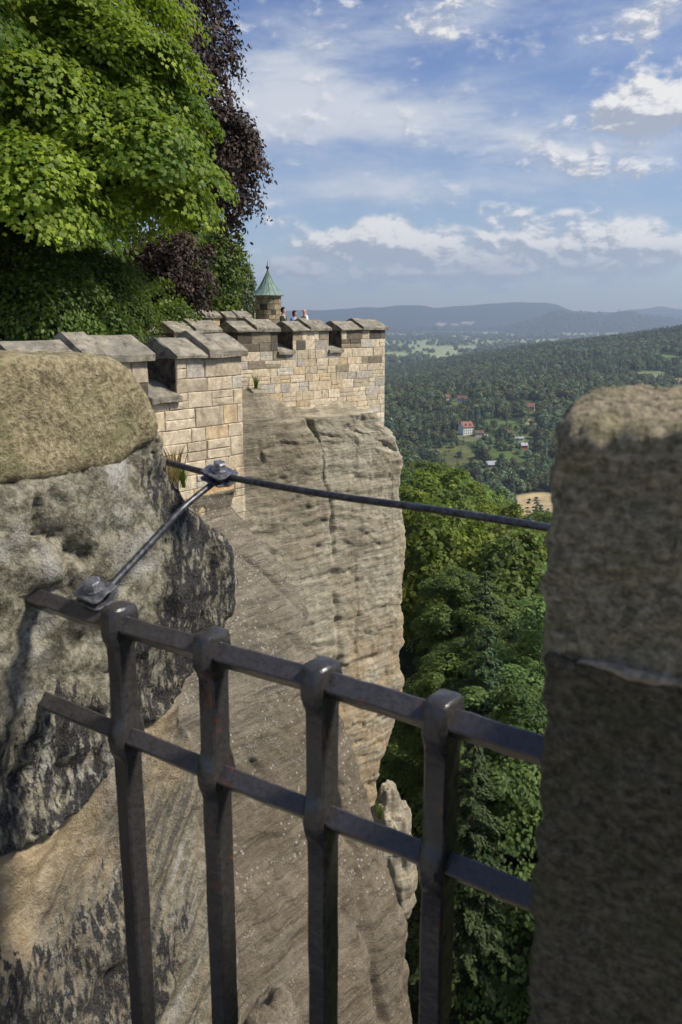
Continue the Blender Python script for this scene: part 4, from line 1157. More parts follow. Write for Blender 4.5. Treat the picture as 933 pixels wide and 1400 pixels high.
cr = leafmesh('crown', [shift(p1, (0, 0, 8.6)), shift(p2, (0, 0, 8.2)), shift(p3, (4.75, -.3, 4.7)), shift(p4, (3.2, -2.2, 4.0)), shift(p5, (4.6, .4, 6.6))], M['maple'])
make_tree('maple_tree', 'big bright green maple with layered drooping boughs, filling the upper left', 'tree', (cx, cy, -1.5), cr, trunk_mesh('trunk', 12, .38, np.vstack([c1 * .9 + np.array([0, 0, 8.6]), c3 + np.array([4.75, -.3, 4.7]), c4 + np.array([3.2, -2.2, 4.0])]), rng, 40))
# copper beech behind it
rng = np.random.default_rng(12)
p1, c1 = crown_boughs(rng, (5.3, 5.0, 7.6), 500, 150, .95, .16, .17, OVAL, .42, .26, (.6, 1.02), -.7, .5, .5)
p2, c2 = crown_boughs(rng, (1.9, 1.9, 2.1), 110, 150, .6, .14, .16, OVAL, .42, .25, (.3, 1.0), -.9, .5, .5)
p3, c3 = crown_boughs(rng, (4.0, 3.6, 3.0), 130, 140, .9, .16, .17, OVAL, .42, .25, (.4, 1.0), -.9, .5, .5)
cr = leafmesh('crown', [shift(p1, (0, 0, 12.3)), shift(p2, (4.65, -.5, 6.9))], M['beech_red'])
make_tree('copper_beech_tree', 'tall dark purple copper beech rising behind the bright maple', 'tree', (-9.2, 33, -1.5), cr, trunk_mesh('trunk', 17, .5, np.vstack([c1 * .9 + np.array([0, 0, 12.3]), c2 + np.array([4.9, -.5, 6.9])]), rng, 36))
# low copper-leaved bush below
rng = np.random.default_rng(15)
p1, c1 = crown_boughs(rng, (1.45, 1.4, 1.6), 110, 140, .45, .10, .13, OVAL, .4, .3, (.45, 1.0), -.9, .5, .5)
make_tree('copper_beech_tree', 'small dark copper leaved tree low beneath the maple, against the hedge', 'tree', (-6.0, 29.5, -1.5), leafmesh('crown', [shift(p1, (0, 0, 2.7))], M['beech_red']), trunk_mesh('trunk', 3, .14, c1 * .8 + np.array([0, 0, 2.6]), rng, 14))
# shaded understory tree with fine pale leaves
rng = np.random.default_rng(18)
pp = []; c1 = np.zeros((0, 3))
for ox, oy, oz, rr in ((-1.5, .3, .4, 1.1), (.2, -.6, .9, 1.2), (1.5, 0, .3, 1.0), (.6, .6, -.6, 1.2), (-.9, -.7, -.8, 1.1), (-2.3, 0, -.7, 1.0)):
    q, cq = crown_boughs(rng, (rr, rr, rr * .55), 42, 230, .62, .05, .085, OVAL, .72, .4, (.3, 1.05), -.8, .55, .28)
    pp.append(shift(q, (ox, oy, oz + 2.3))); c1 = np.vstack([c1, cq + np.array([ox, oy, oz])])
make_tree('elder_tree', 'shaded small leaved tree under the maple above the ivy hedge', 'tree', (-7.1, 19.2, -1.5), leafmesh('crown', pp, M['shade_leaf']), trunk_mesh('trunk', 3.0, .16, c1 * .8 + np.array([0, 0, 2.3]), rng, 18))
rng = np.random.default_rng(19)
p1, c1 = crown_boughs(rng, (3.0, 2.4, 2.5), 200, 240, .8, .08, .09, OVAL, .6, .45, (.35, 1.05), -.9, .45, .35)
make_tree('elder_tree', 'dense dark shrubby tree at the left edge below the maple', 'tree', (-10.8, 22.5, -1.5), leafmesh('crown', [shift(p1, (0, 0, 2.3))], M['shade_leaf']), trunk_mesh('trunk', 3.0, .16, c1 * .8 + np.array([0, 0, 2.3]), rng, 14))
# dense dark tree closing the gap behind the maple
rng = np.random.default_rng(21)
p1, c1 = crown_boughs(rng, (5.5, 5.0, 6.0), 320, 120, 1.2, .2, .22, OVAL, .45, .3, (.4, 1.0), -.9, .4, .5)
make_tree('broadleaf_tree', 'dark broadleaf tree standing in shade behind the maple', 'tree', (-12.2, 27.5, -1.5), leafmesh('crown', [shift(p1, (0, 0, 6.2))], M['shade_leaf']), trunk_mesh('trunk', 9, .35, c1 * .85 + np.array([0, 0, 6.2]), rng, 18))
# green trees on the rampart further back
for i, (u, Yv, H, rx, key, lab) in enumerate(((302, 44, 6.0, 1.15, 'lime_leaf', 'fresh green tree beyond the copper beech, on the far rampart'), (332, 52, 4.9, .75, 'pale_leaf', 'grey green tree standing last in the row, nearest the turret'), (272, 47, 6.6, 1.6, 'wood_b', 'deep green tree half hidden behind the dark copper leaved tree'), (215, 40, 8.6, 2.3, 'shade_leaf', 'dark tree filling the gap under the copper beech crown'))):
    rng = np.random.default_rng(30 + i); p = at(u, 430, Yv)
    p1, c1 = crown_boughs(rng, (rx, rx, H * .45), 120, 110, min(.7, rx * .45), .12, .17, OVAL, .42, .3, (.5, 1.0), -.8, .5, .5)
    make_tree('rampart_tree', lab, 'tree', (p.x, p.y, -1.5), leafmesh('crown', [shift(p1, (0, 0, H * .55))], M[key]), trunk_mesh('trunk', H * .7, .16, c1 * .8 + np.array([0, 0, H * .55]), rng, 14))

# shrubs and ivy-clad bank behind the walls
def shrub(name, label, loc, radii, key, seed, nb, lpb, leaf, tm=OVAL, br=.45, group=None):
    rng = np.random.default_rng(seed)
    p1, c1 = crown_boughs(rng, radii, nb, lpb, br, .10, leaf, tm, .35, .35, (.55, 1.0), -.5, .4, .6)
    r = tag(empty(name, loc), label, 'shrub', group)
    me = leafmesh('foliage', [shift(p1, (0, 0, radii[2] * .45))], M[key]); link('foliage', me, M[key], r)
    bm = bmesh.new()
    for c in c1[rng.choice(len(c1), 12, replace=False)]:
        c = Vector(c) + Vector((0, 0, radii[2] * .45)); add_tube(bm, [(c.x * .15, c.y * .15, -.2), c * .55, c], [.035, .022, .008], 5)
    bmobj('stem', bm, M['bark'], r)
for (u, Yv, rad, key, seed, nb, leaf, lab) in [
        (35, 17.5, (2.0, 1.2, 1.9), 'ivy', 51, 150, .095, 'dark glossy ivy bush at the left edge behind the nearer wall'),
        (95, 19.5, (1.5, 1.2, 1.9), 'ivy', 52, 170, .095, 'ivy covered bank shrub under the small leaved tree, behind the leftmost coping slabs'),
        (160, 22.0, (1.1, 1.0, 1.6), 'shade_leaf', 53, 150, .09, 'deep green shrub between the ivy bank and the bright shrub'),
        (232, 26.5, (1.3, 1.0, 1.6), 'lime_leaf', 54, 120, .10, 'yellow green shrub above the coping of the long wall')]:
    p = at(u, 445, Yv); shrub('shrub', lab, (p.x, p.y, -1.5), rad, key, seed, nb, 180, leaf)
p = at(305, 430, 41); shrub('shrub', 'low green shrub below the far rampart trees', (p.x, p.y, -1.5), (2.2, 1.2, 1.6), 'lime_leaf', 55, 90, .14, .5) if False else None

# woods below the cliff -------------------------------------------------------
PROT = {}
for i in range(3):
    rng = np.random.default_rng(100 + i)
    p1, c1 = crown_boughs(rng, (4.2, 4.2, 6.0), 230, 62, 1.15, .22, .42, CLUMP, .45, .42, (.5, 1.0), -.65, .45, .5)
    PROT['a%d' % i] = (leafmesh('crown', [shift(p1, (0, 0, 11.2))], M['wood_a']), trunk_mesh('trunk', 14, .28, c1 * .9 + np.array([0, 0, 11.2]), rng, 16))
    rng = np.random.default_rng(200 + i)
    p1, c1 = crown_boughs(rng, (4.0, 4.0, 6.6), 230, 62, 1.05, .22, .40, CLUMP, .40, .45, (.5, 1.0), -.7, .5, .5)
    PROT['b%d' % i] = (leafmesh('crown', [shift(p1, (0, 0, 11.0))], M['wood_b']), trunk_mesh('trunk', 14, .28, c1 * .9 + np.array([0, 0, 11.0]), rng, 16))
    rng = np.random.default_rng(300 + i)
    PROT['c%d' % i] = (leafmesh('crown', [conifer(rng, 18 + i, 3.4, 26, 8, 42, .52, SPRAY)], M['wood_c']), trunk_mesh('trunk', 17.5 + i, .24, [], rng))
# near trees with finer foliage
for i in range(2):
    rng = np.random.default_rng(400 + i)
    p1, c1 = crown_boughs(rng, (3.8, 3.8, 6.4), 330, 260, 1.0, .06, .20, SPRAY, .72, .45, (.45, 1.0), -.75, .5, .26)
    PROT['n%d' % i] = (leafmesh('crown', [shift(p1, (0, 0, 9.5))], M['near_leaf']), trunk_mesh('trunk', 13, .25, c1 * .9 + np.array([0, 0, 9.5]), rng, 22))
rng = np.random.default_rng(410)
PROT['m0'] = (leafmesh('crown', [conifer(rng, 17, 3.7, 32, 10, 190, .22, SPRAY, .22)], M['near_c']), trunk_mesh('trunk', 16.5, .22, [], rng))
LAB = {'a': ('broadleaf_tree', 'yellow green broadleaf tree in the woods below the cliff', 'yellow green trees of the woods below'),
       'b': ('broadleaf_tree', 'deep green broadleaf tree in the woods below the cliff', 'deep green trees of the woods below'),
       'c': ('conifer_tree', 'dark conifer among the broadleaf trees below the cliff', 'conifers of the woods below'),
       'n': ('broadleaf_tree', 'deep green tree with fine leafy sprays close below the grille', 'trees close below the grille'),
       'm': ('conifer_tree', 'dark conifer with flat feathery sprays close below the grille', 'conifers close below the grille')}
rnd = random.Random(77); pts = []
def place(x, y, key, sc, dz=0):
    nm, lab, grp = LAB[key[0]]; cr, tr = PROT[key]
    make_tree(nm, lab, 'tree', (x, y, landz(x, y) - .3 + dz), cr, tr, grp, rnd.uniform(0, 2 * PI), sc)
# nearest few, placed by hand where the picture shows them
for x, y, key, sc, dz in [(4.6, 27, 'm0', .82, 0), (7.2, 30.5, 'n0', .95, 0), (6.6, 36.5, 'm0', .95, 0), (9.6, 38, 'n1', 1.0, 0), (7.6, 44, 'n0', .9, 0), (11.8, 45, 'n1', 1.05, 0), (9.0, 51, 'm0', 1.0, 0), (13, 33, 'n0', 1.0, 0), (15.5, 42, 'n1', 1.0, 0), (10.5, 24, 'n1', .8, 0)]:
    place(x, y, key, sc, dz); pts.append((x, y))
tries = 0
while len(pts) < 262 and tries < 30000:
    tries += 1
    Yv = 235 * math.sqrt(rnd.uniform(.028, 1)); xc = rnd.uniform(.062, .50); x = xc * Yv
    if xc > .36 and rnd.random() < .5: continue
    if x < 5.2 + .035 * Yv: continue
    sep = 4.6 + Yv * .009
    if any((x - a) ** 2 + (Yv - b) ** 2 < sep * sep for a, b in pts): continue
    f = noise.noise(Vector((x * .03, Yv * .022, 4)))
    r = rnd.random(); fam = 'c' if r < .13 else ('a' if r < .66 + f * .5 else 'b')
    if Yv < 62: fam = rnd.choice('nnm')
    key = fam + str(rnd.randrange(3)) if fam in 'abc' else (fam + str(rnd.randrange(2)) if fam == 'n' else 'm0')
    place(x, Yv, key, rnd.uniform(.75, 1.12)); pts.append((x, Yv))

# the rest of the forest: one mass, instanced crowns ---------------------------
FAR = []
for i in range(3):
    rng = np.random.default_rng(500 + i)
    p1, c1 = crown_boughs(rng, (4.4, 4.4, 5.4), 70, 9, 1.5, .4, 1.5, CLUMP, .4, .4, (.6, 1.0), -.5, .4, .5)
    FAR.append(leafmesh('far_crown', [shift(p1, (0, 0, 6.5))], M['wood_far']))
for i in range(2):
    rng = np.random.default_rng(510 + i)
    FAR.append(leafmesh('far_conifer', [conifer(rng, 15, 2.9, 11, 6, 7, 1.7, SPRAY)], M['wood_far_c']))
rng = np.random.default_rng(900)
def scatter():
    n = 90000
    # uniform by area inside the visible wedge and a margin
    Yv = np.sqrt(rng.uniform(225 ** 2, 2500 ** 2, n)); xc = rng.uniform(.0, .56, n); x = xc * Yv; z = land(x, Yv)
    keep = rng.uniform(size=n) < .40
    U, V_ = pixv(x, Yv, z); dens = np.ones(n)
    for u, v, ru, rv, c, dn in CLEAR:
        e = ((U - u) / (ru * 1.05)) ** 2 + ((V_ - v) / (rv * 1.1)) ** 2
        # keep the sight line to the clearing open: no tall tree right in front of it
        e2 = ((U - u) / (ru * .95)) ** 2 + ((V_ - (v + rv * .9)) / (rv * 1.1)) ** 2
        dens = np.where(e < 1, np.minimum(dens, dn), dens); dens = np.where(e2 < 1, np.minimum(dens, max(dn, .3)), dens)
    keep &= rng.uniform(size=n) < dens
    keep &= ~((Yv < 240) & (x > 10))
    return np.stack([x, Yv, z - .4], 1)[keep], dens[keep]
FP, dens = scatter()
# crude thinning on a grid to keep trunks apart
cell = {}; sel = []
for i, (x, y, z) in enumerate(FP):
    s = 5.5 if y < 1300 else 7.5; k = (int(x // s), int(y // s))
    if k in cell: continue
    cell[k] = 1; sel.append(i)
FP = FP[sel]; dens = dens[sel]
FPn = len(FP)
con = np.array([noise.noise(Vector((x * .006, y * .004, 0))) for x, y, z in FP])
kind = np.where(rng.uniform(size=FPn) < np.clip(.42 + con * .9, .05, .9), rng.integers(3, 5, FPn), rng.integers(0, 3, FPn))
scl = rng.uniform(.65, 1.15, FPn) * np.where(dens < 1, .62, 1.0); scl = np.where(kind >= 3, scl * 1.05, scl)
# woods scattered over the plain behind the ridge
n2 = 14000
Y2 = np.sqrt(rng.uniform(2500 ** 2, 9000 ** 2, n2)); x2 = rng.uniform(-.02, .5, n2) * Y2
w2 = np.array([noise.fractal(Vector((a * .0022, b * .0011, 0)), 1, 2, 3) for a, b in zip(x2, Y2)]); kp = (w2 < -.12) | (rng.uniform(size=n2) < .10)
x2 = x2[kp]; Y2 = Y2[kp]; P2 = np.stack([x2, Y2, land(x2, Y2) - .5], 1)
FP = np.vstack([FP, P2]); kind = np.concatenate([kind, rng.integers(0, 3, len(P2))]); scl = np.concatenate([scl, rng.uniform(1.2, 2.4, len(P2))])
fm = bpy.data.meshes.new('forest'); fm.vertices.add(len(FP)); fm.vertices.foreach_set('co', FP.astype(np.float32).ravel())
a = fm.attributes.new('kind', 'INT', 'POINT'); a.data.foreach_set('value', kind.astype(np.int32))
a = fm.attributes.new('scl', 'FLOAT', 'POINT'); a.data.foreach_set('value', scl.astype(np.float32))
a = fm.attributes.new('spin', 'FLOAT', 'POINT'); a.data.foreach_set('value', rng.uniform(0, 6.28, len(FP)).astype(np.float32))
for m_ in (M['wood_far'], M['wood_far_c']): fm.materials.append(m_)
fo = bpy.data.objects.new('forest', fm); COL.objects.link(fo)
tag(fo, 'dark mixed forest covering the far valley side and the plain', 'forest', kind='stuff')
# one individual of each far crown stands in the scene; the mass repeats their meshes
ng = bpy.data.node_groups.new('forest_scatter', 'GeometryNodeTree')
ng.interface.new_socket('Geometry', in_out='INPUT', socket_type='NodeSocketGeometry'); ng.interface.new_socket('Geometry', in_out='OUTPUT', socket_type='NodeSocketGeometry')
gi = ng.nodes.new('NodeGroupInput'); go = ng.nodes.new('NodeGroupOutput'); jn = ng.nodes.new('GeometryNodeJoinGeometry')
def named(n_, t):
    nd = ng.nodes.new('GeometryNodeInputNamedAttribute'); nd.data_type = t; nd.inputs[0].default_value = n_; return nd
nk = named('kind', 'INT'); nsx = named('scl', 'FLOAT'); nr = named('spin', 'FLOAT')
cx_ = ng.nodes.new('ShaderNodeCombineXYZ'); ng.links.new(nr.outputs[0], cx_.inputs[2])
far_spots = [(640, 560), (700, 545), (600, 560), (655, 520), (745, 530)]
for i, me in enumerate(FAR):
    p = hit(*far_spots[i], lo=800)
    r = tag(empty('broadleaf_tree' if i < 3 else 'conifer_tree', (p.x, p.y, landz(p.x, p.y) - .3)), 'tiny far off %s on the valley side' % ('round topped broadleaf tree' if i < 3 else 'dark pointed conifer'), 'tree', 'far trees on the valley side')
    src = link('crown', me, me.materials[0], r)
    oi = ng.nodes.new('GeometryNodeObjectInfo'); oi.transform_space = 'ORIGINAL'; oi.inputs['Object'].default_value = src; oi.inputs['As Instance'].default_value = True
    cmpn = ng.nodes.new('FunctionNodeCompare'); cmpn.data_type = 'INT'; cmpn.operation = 'EQUAL'
    ng.links.new(nk.outputs[0], cmpn.inputs[2]); cmpn.inputs[3].default_value = i
    ip = ng.nodes.new('GeometryNodeInstanceOnPoints')
    ng.links.new(gi.outputs[0], ip.inputs['Points']); ng.links.new(cmpn.outputs[0], ip.inputs['Selection']); ng.links.new(oi.outputs['Geometry'], ip.inputs['Instance'])
    ng.links.new(cx_.outputs[0], ip.inputs['Rotation']); ng.links.new(nsx.outputs[0], ip.inputs['Scale']); ng.links.new(ip.outputs[0], jn.inputs[0])
ng.links.new(jn.outputs[0], go.inputs[0])
md = fo.modifiers.new('scatter', 'NODES'); md.node_group = ng

# undergrowth at the cliff foot -------------------------------------------------
rng = np.random.default_rng(61)
n = 9000; Yv = rng.uniform(18, 70, n); xx = rng.uniform(.02, .42, n) * Yv; zz = land(xx, Yv)
Cc = np.stack([xx, Yv, zz + rng.uniform(.0, .55, n) ** 2 * 1.6], 1)
V, k = leaves(Cc, np.array([0, -.2, 1]) + rng.normal(size=(n, 3)) * .6, rng.uniform(.18, .5, n), CLUMP, rng)
me = leafmesh('undergrowth', [(V, k, np.clip(rng.normal(.5, .25, n), 0, 1))], M['herb'])
tag(link('undergrowth', me, M['herb']), 'mossy green undergrowth on the slope at the foot of the cliff', 'undergrowth', kind='stuff')
# flowering plant
p = hit(631, 1383, 15, 80)
r = tag(empty('flowering_plant', (p.x, p.y, landz(p.x, p.y))), 'small yellow flowering plant on the slope at the bottom of the picture', 'plant')
n = 60; Cc = rng.normal(size=(n, 3)) * (.35, .35, .2) + (0, 0, .35)
V, k = leaves(Cc, rng.normal(size=(n, 3)) * .5 + (0, 0, 1), rng.uniform(.12, .25, n), OVAL, rng)
link('foliage', leafmesh('foliage', [(V, k, rng.uniform(.3, .9, n))], M['herb']), M['herb'], r)
n = 16; Cc = rng.normal(size=(n, 3)) * (.28, .28, .05) + (0, 0, .75)
V, k = leaves(Cc, rng.normal(size=(n, 3)) * .3 + (0, 0, 1), rng.uniform(.12, .2, n), OVAL, rng)
link('flower', leafmesh('flower', [(V, k, rng.uniform(.3, .9, n))], M['yellow']), M['yellow'], r)

# tufts on the walls
def tuft(label, p, n, h, key, seed):
    rng = np.random.default_rng(seed)
    bm = bmesh.new()
    for i in range(n):
        a = rng.uniform(0, 2 * PI); l = h * rng.uniform(.5, 1.1); sp = rng.uniform(.15, .6) * l; b = Vector((rng.normal() * .05 * h, rng.normal() * .05 * h, -.03)); w = .012 * h * 1.4
        e = Vector((math.cos(a) * sp, math.sin(a) * sp, l)); s = Vector((-math.sin(a), math.cos(a), 0)) * w
        m = b.lerp(e, .55) + Vector((0, 0, .12 * l))
        vs = [bm.verts.new(q) for q in (b - s, b + s, m + s * .8, e, m - s * .8)]
        bm.faces.new([vs[0], vs[1], vs[2], vs[4]]); bm.faces.new([vs[4], vs[2], vs[3]])
    o = bmobj('grass_tuft', bm, M[key]); o.location = p
    tt = o.data.attributes.new('tint', 'FLOAT', 'FACE'); tt.data.foreach_set('value', rng.uniform(0, 1, len(o.data.polygons)).astype(np.float32))
    tag(o, label, 'grass')
def on_wall(u, v, P, Nn, off): return on_plane(u, v, P + Nn * off, Nn)
tuft('dry straw coloured grass tuft at the wall foot, left of the upper rod clamp', on_wall(243, 655, PA, NA, .06), 45, .6, 'dry', 1)
tuft('second dry grass tuft against the nearer wall, partly behind the near stone', on_wall(232, 668, PA, NA, .12), 50, .6, 'dry', 2)
tuft('small green grass tuft beside the dry grass at the wall foot', on_wall(251, 664, PA, NA, .12), 60, .35, 'herb', 3)
tuft('green weed tuft on the rock shoulder at the left end of the long wall', on_wall(350, 530, PB, NBv, .25), 50, .45, 'herb', 4)
tuft('tiny green weed tuft on the shoulder of the far cliff crack', on_wall(428, 590, PB, NBv, .35), 40, .4, 'herb', 5)
p = at(520, 1118, 16.3); tuft('bright green weed growing in the notch beside the rock pillar', p, 60, .35, 'herb', 6)

# open timber shelter at the cliff foot
p = hit(574, 1030, 20, 120)
r = tag(empty('timber_shelter', (p.x, p.y, landz(p.x, p.y)), .5), 'small open timber shelter on the wooded slope below the cliff', 'shelter')
bm = bmesh.new()
for x in (-1.1, 1.1):
    for y in (-.8, .8): add_box(bm, x - .07, x + .07, y - .07, y + .07, -.4, 2.1)
bmobj('frame', bm, M['brown_wood'], r)
bm = bmesh.new(); add_box(bm, -1.0, 1.0, -.75, -.69, .8, .95); add_box(bm, -1.0, 1.0, -.95, -.62, .42, .48); bmobj('bench', bm, M['brown_wood'], r)
bm = bmesh.new(); add_prism(bm, [(-1.2, 2.05), (0, 2.7), (1.2, 2.05), (1.2, 2.13), (0, 2.78), (-1.2, 2.13)], -1.5, 1.5); bmobj('roof', bm, M['brown_roof'], r)

# houses in the valley ---------------------------------------------------------
def house(label, u, v, w, dpt, h, rh, rz, wall, roof, storeys=2, nwin=4, cat='house', dormer=False, name='house'):
    p = hit(u, v, 600); r = tag(empty(name, (p.x, p.y, landz(p.x, p.y)), rz), label, cat)
    bm = bmesh.new(); add_box(bm, -w / 2, w / 2, -dpt / 2, dpt / 2, -3, h)
    g = [bm.verts.new(q) for q in ((-w / 2, -dpt / 2, h + .001), (-w / 2, dpt / 2, h + .001), (-w / 2, 0, h + rh - .15), (w / 2, -dpt / 2, h + .001), (w / 2, dpt / 2, h + .001), (w / 2, 0, h + rh - .15))]
    bm.faces.new((g[0], g[1], g[2])); bm.faces.new((g[3], g[5], g[4])); bmobj('wall', bm, M[wall], r)
    bm = bmesh.new(); e = .6; y = dpt / 2 + e; dz = e * rh / (dpt / 2)
    add_prism(bm, [(-y, h - dz), (0, h + rh), (y, h - dz), (y, h - dz + .3), (0, h + rh + .3), (-y, h - dz + .3)], -w / 2 - .5, w / 2 + .5); rf = bmobj('roof', bm, M[roof], r)
    bm = bmesh.new(); add_box(bm, w * .2, w * .2 + .9, -.45, .45, h + rh * .6, h + rh + 1.3); bmobj('chimney', bm, M['brown_roof'], rf)
    sh = h / storeys
    for s in range(storeys):
        for i in range(nwin):
            x = -w / 2 + w * (i + .5) / nwin; zc = sh * s + sh * .55
            bm = bmesh.new(); add_box(bm, x - w / nwin * .2, x + w / nwin * .2, -dpt / 2 - .05, -dpt / 2 + .1, zc - sh * .24, zc + sh * .24); bmobj('window', bm, M['glass'], r)
    return r, p
hr, hp = house('white three storey house with a steep red roof on the valley side', 637, 594, 11.5, 9.5, 7.6, 4.6, .42, 'white_wall', 'red_roof', 3, 5)
for x, z in ((-2.6, 0), (2.6, 0)):
    bm = bmesh.new(); add_prism(bm, [(-1.1, 0), (0, 1.6), (1.1, 0)], 0, 3.2, Matrix.Translation((x, -4.3, 8.9)) @ Matrix.Rotation(PI / 2, 4, 'Z')); bmobj('dormer', bm, M['red_roof'], hr)
house('low white annex with cream wall right of the big white house', 655, 596, 8, 6, 3.2, 1.8, .1, 'white_wall', 'brown_roof', 1, 3, 'outbuilding')
house('small cream shed at the right end of the white house terrace', 663, 600, 4.5, 4, 2.6, 1.2, .3, 'cream_wall', 'grey_roof', 1, 2, 'outbuilding', name='shed')
house('white bungalow with an orange roof in the upper clearing', 632, 549, 11, 8, 3.6, 3.2, -.2, 'white_wall', 'brown_roof', 1, 4)
house('little red roofed cottage left of the bungalow in the upper clearing', 612, 547, 6.5, 6, 3.6, 3.4, .4, 'cream_wall', 'brown_roof', 1, 2)
house('dark red cottage alone high among the trees, right of the clearings', 726, 561, 8, 7, 4.2, 3.6, -.3, 'cream_wall', 'red_roof', 1, 3)
house('brown timber barn on the garden terraces', 693, 596, 10, 6, 3.0, 2.2, .1, 'brown_wood', 'brown_roof', 1, 3, 'barn', name='barn')
house('pale flat sheds with grey sheet roof below the barn', 708, 603, 10, 5, 2.6, 1.0, 0, 'white_wall', 'grey_roof', 1, 3, 'outbuilding', name='shed')
house('small red walled hut at the bottom of the gardens', 716, 613, 6, 5, 3.0, 2.0, .2, 'red_cloth', 'grey_roof', 1, 2, 'hut', name='hut')
house('long grey roofed building at the edge of the dark wood', 676, 639, 14, 9, 2.6, 2.4, .1, 'cream_wall', 'grey_roof', 1, 4, 'outbuilding', name='shed')
house('small white cottage left of the long grey roofed building', 652, 640, 5, 4.5, 2.8, 2.2, -.2, 'white_wall', 'brown_roof', 1, 2)

# visitors on the wall walk ------------------------------------------------------
def skin_mesh(name, nodes, edges, mat, parent, sub=2):
    me = bpy.data.meshes.new('sk'); me.from_pydata([n_[0] for n_ in nodes], edges, []); o = bpy.data.objects.new('sk', me); COL.objects.link(o)
    o.modifiers.new('skin', 'SKIN'); s = o.modifiers.new('sub', 'SUBSURF'); s.levels = sub; s.render_levels = sub
    for v, n_ in zip(me.skin_vertices[0].data, nodes):
        rr = n_[1]; v.radius = rr if hasattr(rr, '__len__') else (rr, rr)
    me.skin_vertices[0].data[0].use_root = True
    dg = bpy.context.evaluated_depsgraph_get(); m2 = bpy.data.meshes.new_from_object(o.evaluated_get(dg)); m2.name = name
    bpy.data.objects.remove(o); bpy.data.meshes.remove(me)
    m2.polygons.foreach_set('use_smooth', [True] * len(m2.polygons)); m2.materials.clear()
    return link(name, m2, mat, parent)
def person(label, x, y, z0, rz, shirt, trousers, hair, h=1.75, armr=None, group=None):
    k = h / 1.75; r = tag(empty('person', (x, y, z0), rz), label, 'person', group); r.scale = (k, k, k)
    # faces -y
    def arm(s, reach):
        sh = (s * .19, 0, 1.42)
        if reach: el, wr, fi = (s * .30, -.16, 1.22), (s * .22, -.40, 1.18), (s * .19, -.50, 1.16)
        else: el, wr, fi = (s * .25, .02, 1.12), (s * .25, -.06, .86), (s * .245, -.08, .76)
        return sh, el, wr, fi
    nodes = [((0, 0, .95), (.15, .11)), ((0, 0, 1.15), (.135, .10)), ((0, 0, 1.36), (.16, .105)), ((0, .01, 1.48), (.06, .06)), ((0, 0, 1.56), (.055, .06)), ((0, -.015, 1.64), (.075, .092)), ((0, -.01, 1.73), (.062, .078))]
    ed = [(0, 1), (1, 2), (2, 3), (3, 4), (4, 5), (5, 6)]
    for s in (-1, 1):
        a = arm(s, armr == s); b = len(nodes)
        for q, rr in zip(a, (.062, .045, .032, .026)): nodes.append((q, rr))
        ed += [(2, b), (b, b + 1), (b + 1, b + 2), (b + 2, b + 3)]
        b = len(nodes)
        for q, rr in (((s * .10, 0, .88), .09), ((s * .11, -.02, .48), .058), ((s * .11, .02, .09), .042), ((s * .12, -.15, .035), .036)): nodes.append((q, rr))
        ed += [(0, b), (b, b + 1), (b + 1, b + 2), (b + 2, b + 3)]
    b = len(nodes); nodes.append(((0, -.105, 1.635), (.014, .018))); ed.append((5, b))
    skin_mesh('body', nodes, ed, M['skin'], r)
    nodes = [((0, 0, .92), (.165, .125)), ((0, 0, 1.15), (.15, .115)), ((0, 0, 1.36), (.175, .12)), ((0, .01, 1.455), (.075, .075))]; ed = [(0, 1), (1, 2), (2, 3)]
    for s in (-1, 1):
        sh, el, wr, fi = arm(s, armr == s); b = len(nodes); nodes += [(sh, .078), (tuple(sh[i] * .2 + el[i] * .8 for i in range(3)), .062)]; ed += [(2, b), (b, b + 1)]
    skin_mesh('shirt', nodes, ed, M[shirt], r)
    nodes = [((0, 0, .93), (.158, .12))]; ed = []
    for s in (-1, 1):
        b = len(nodes); nodes += [((s * .10, 0, .86), .105), ((s * .11, -.02, .48), .075), ((s * .11, .02, .10), .065)]; ed += [(0, b), (b, b + 1), (b + 1, b + 2)]
    skin_mesh('trousers', nodes, ed, M[trousers], r)
    if hair:
        bm = bmesh.new(); bmesh.ops.create_icosphere(bm, subdivisions=3, radius=1)
        bmesh.ops.delete(bm, geom=[v for v in bm.verts if v.co.y < -.25 and v.co.z < .45 or v.co.z < -.75], context='VERTS')
        for v in bm.verts: v.co = Vector((v.co.x * .098, v.co.y * .112 + .005, v.co.z * .125 + 1.69 - (.06 if v.co.z < 0 and hair == 'hair_brown' else 0)))
        bmobj('hair', bm, M[hair], r, smooth=True)
    return r
for lab, u, v, Yv, h, sh, tr, hr_, rz, arm_ in [
        ('bald man in a white shirt leaning on the parapet right of the turret', 417, 424.5, 36.5, 1.78, 'white_cloth', 'denim', None, -1.2, -1),
        ('woman with brown hair in a blue top beside the bald man', 403, 428.5, 36.8, 1.66, 'blue_cloth', 'denim', 'hair_brown', .9, None),
        ('dark haired man in a dark top just right of the turret', 387.5, 424.5, 35.5, 1.76, 'dark_cloth', 'denim', 'hair_dark', 1.3, None),
        ('visitor in red seen over the far rampart left of the turret', 282, 419.5, 45.0, 1.75, 'red_cloth', 'denim', 'hair_brown', .4, None),
        ('visitor in pink behind the coping left of the turret', 331, 427, 40.5, 1.7, 'pink_cloth', 'denim', 'hair_grey', 1.0, None)]:
    p = at(u, v, Yv); person(lab, p.x, p.y, p.z - (h * .955), rz, sh, tr, hr_, h, arm_)
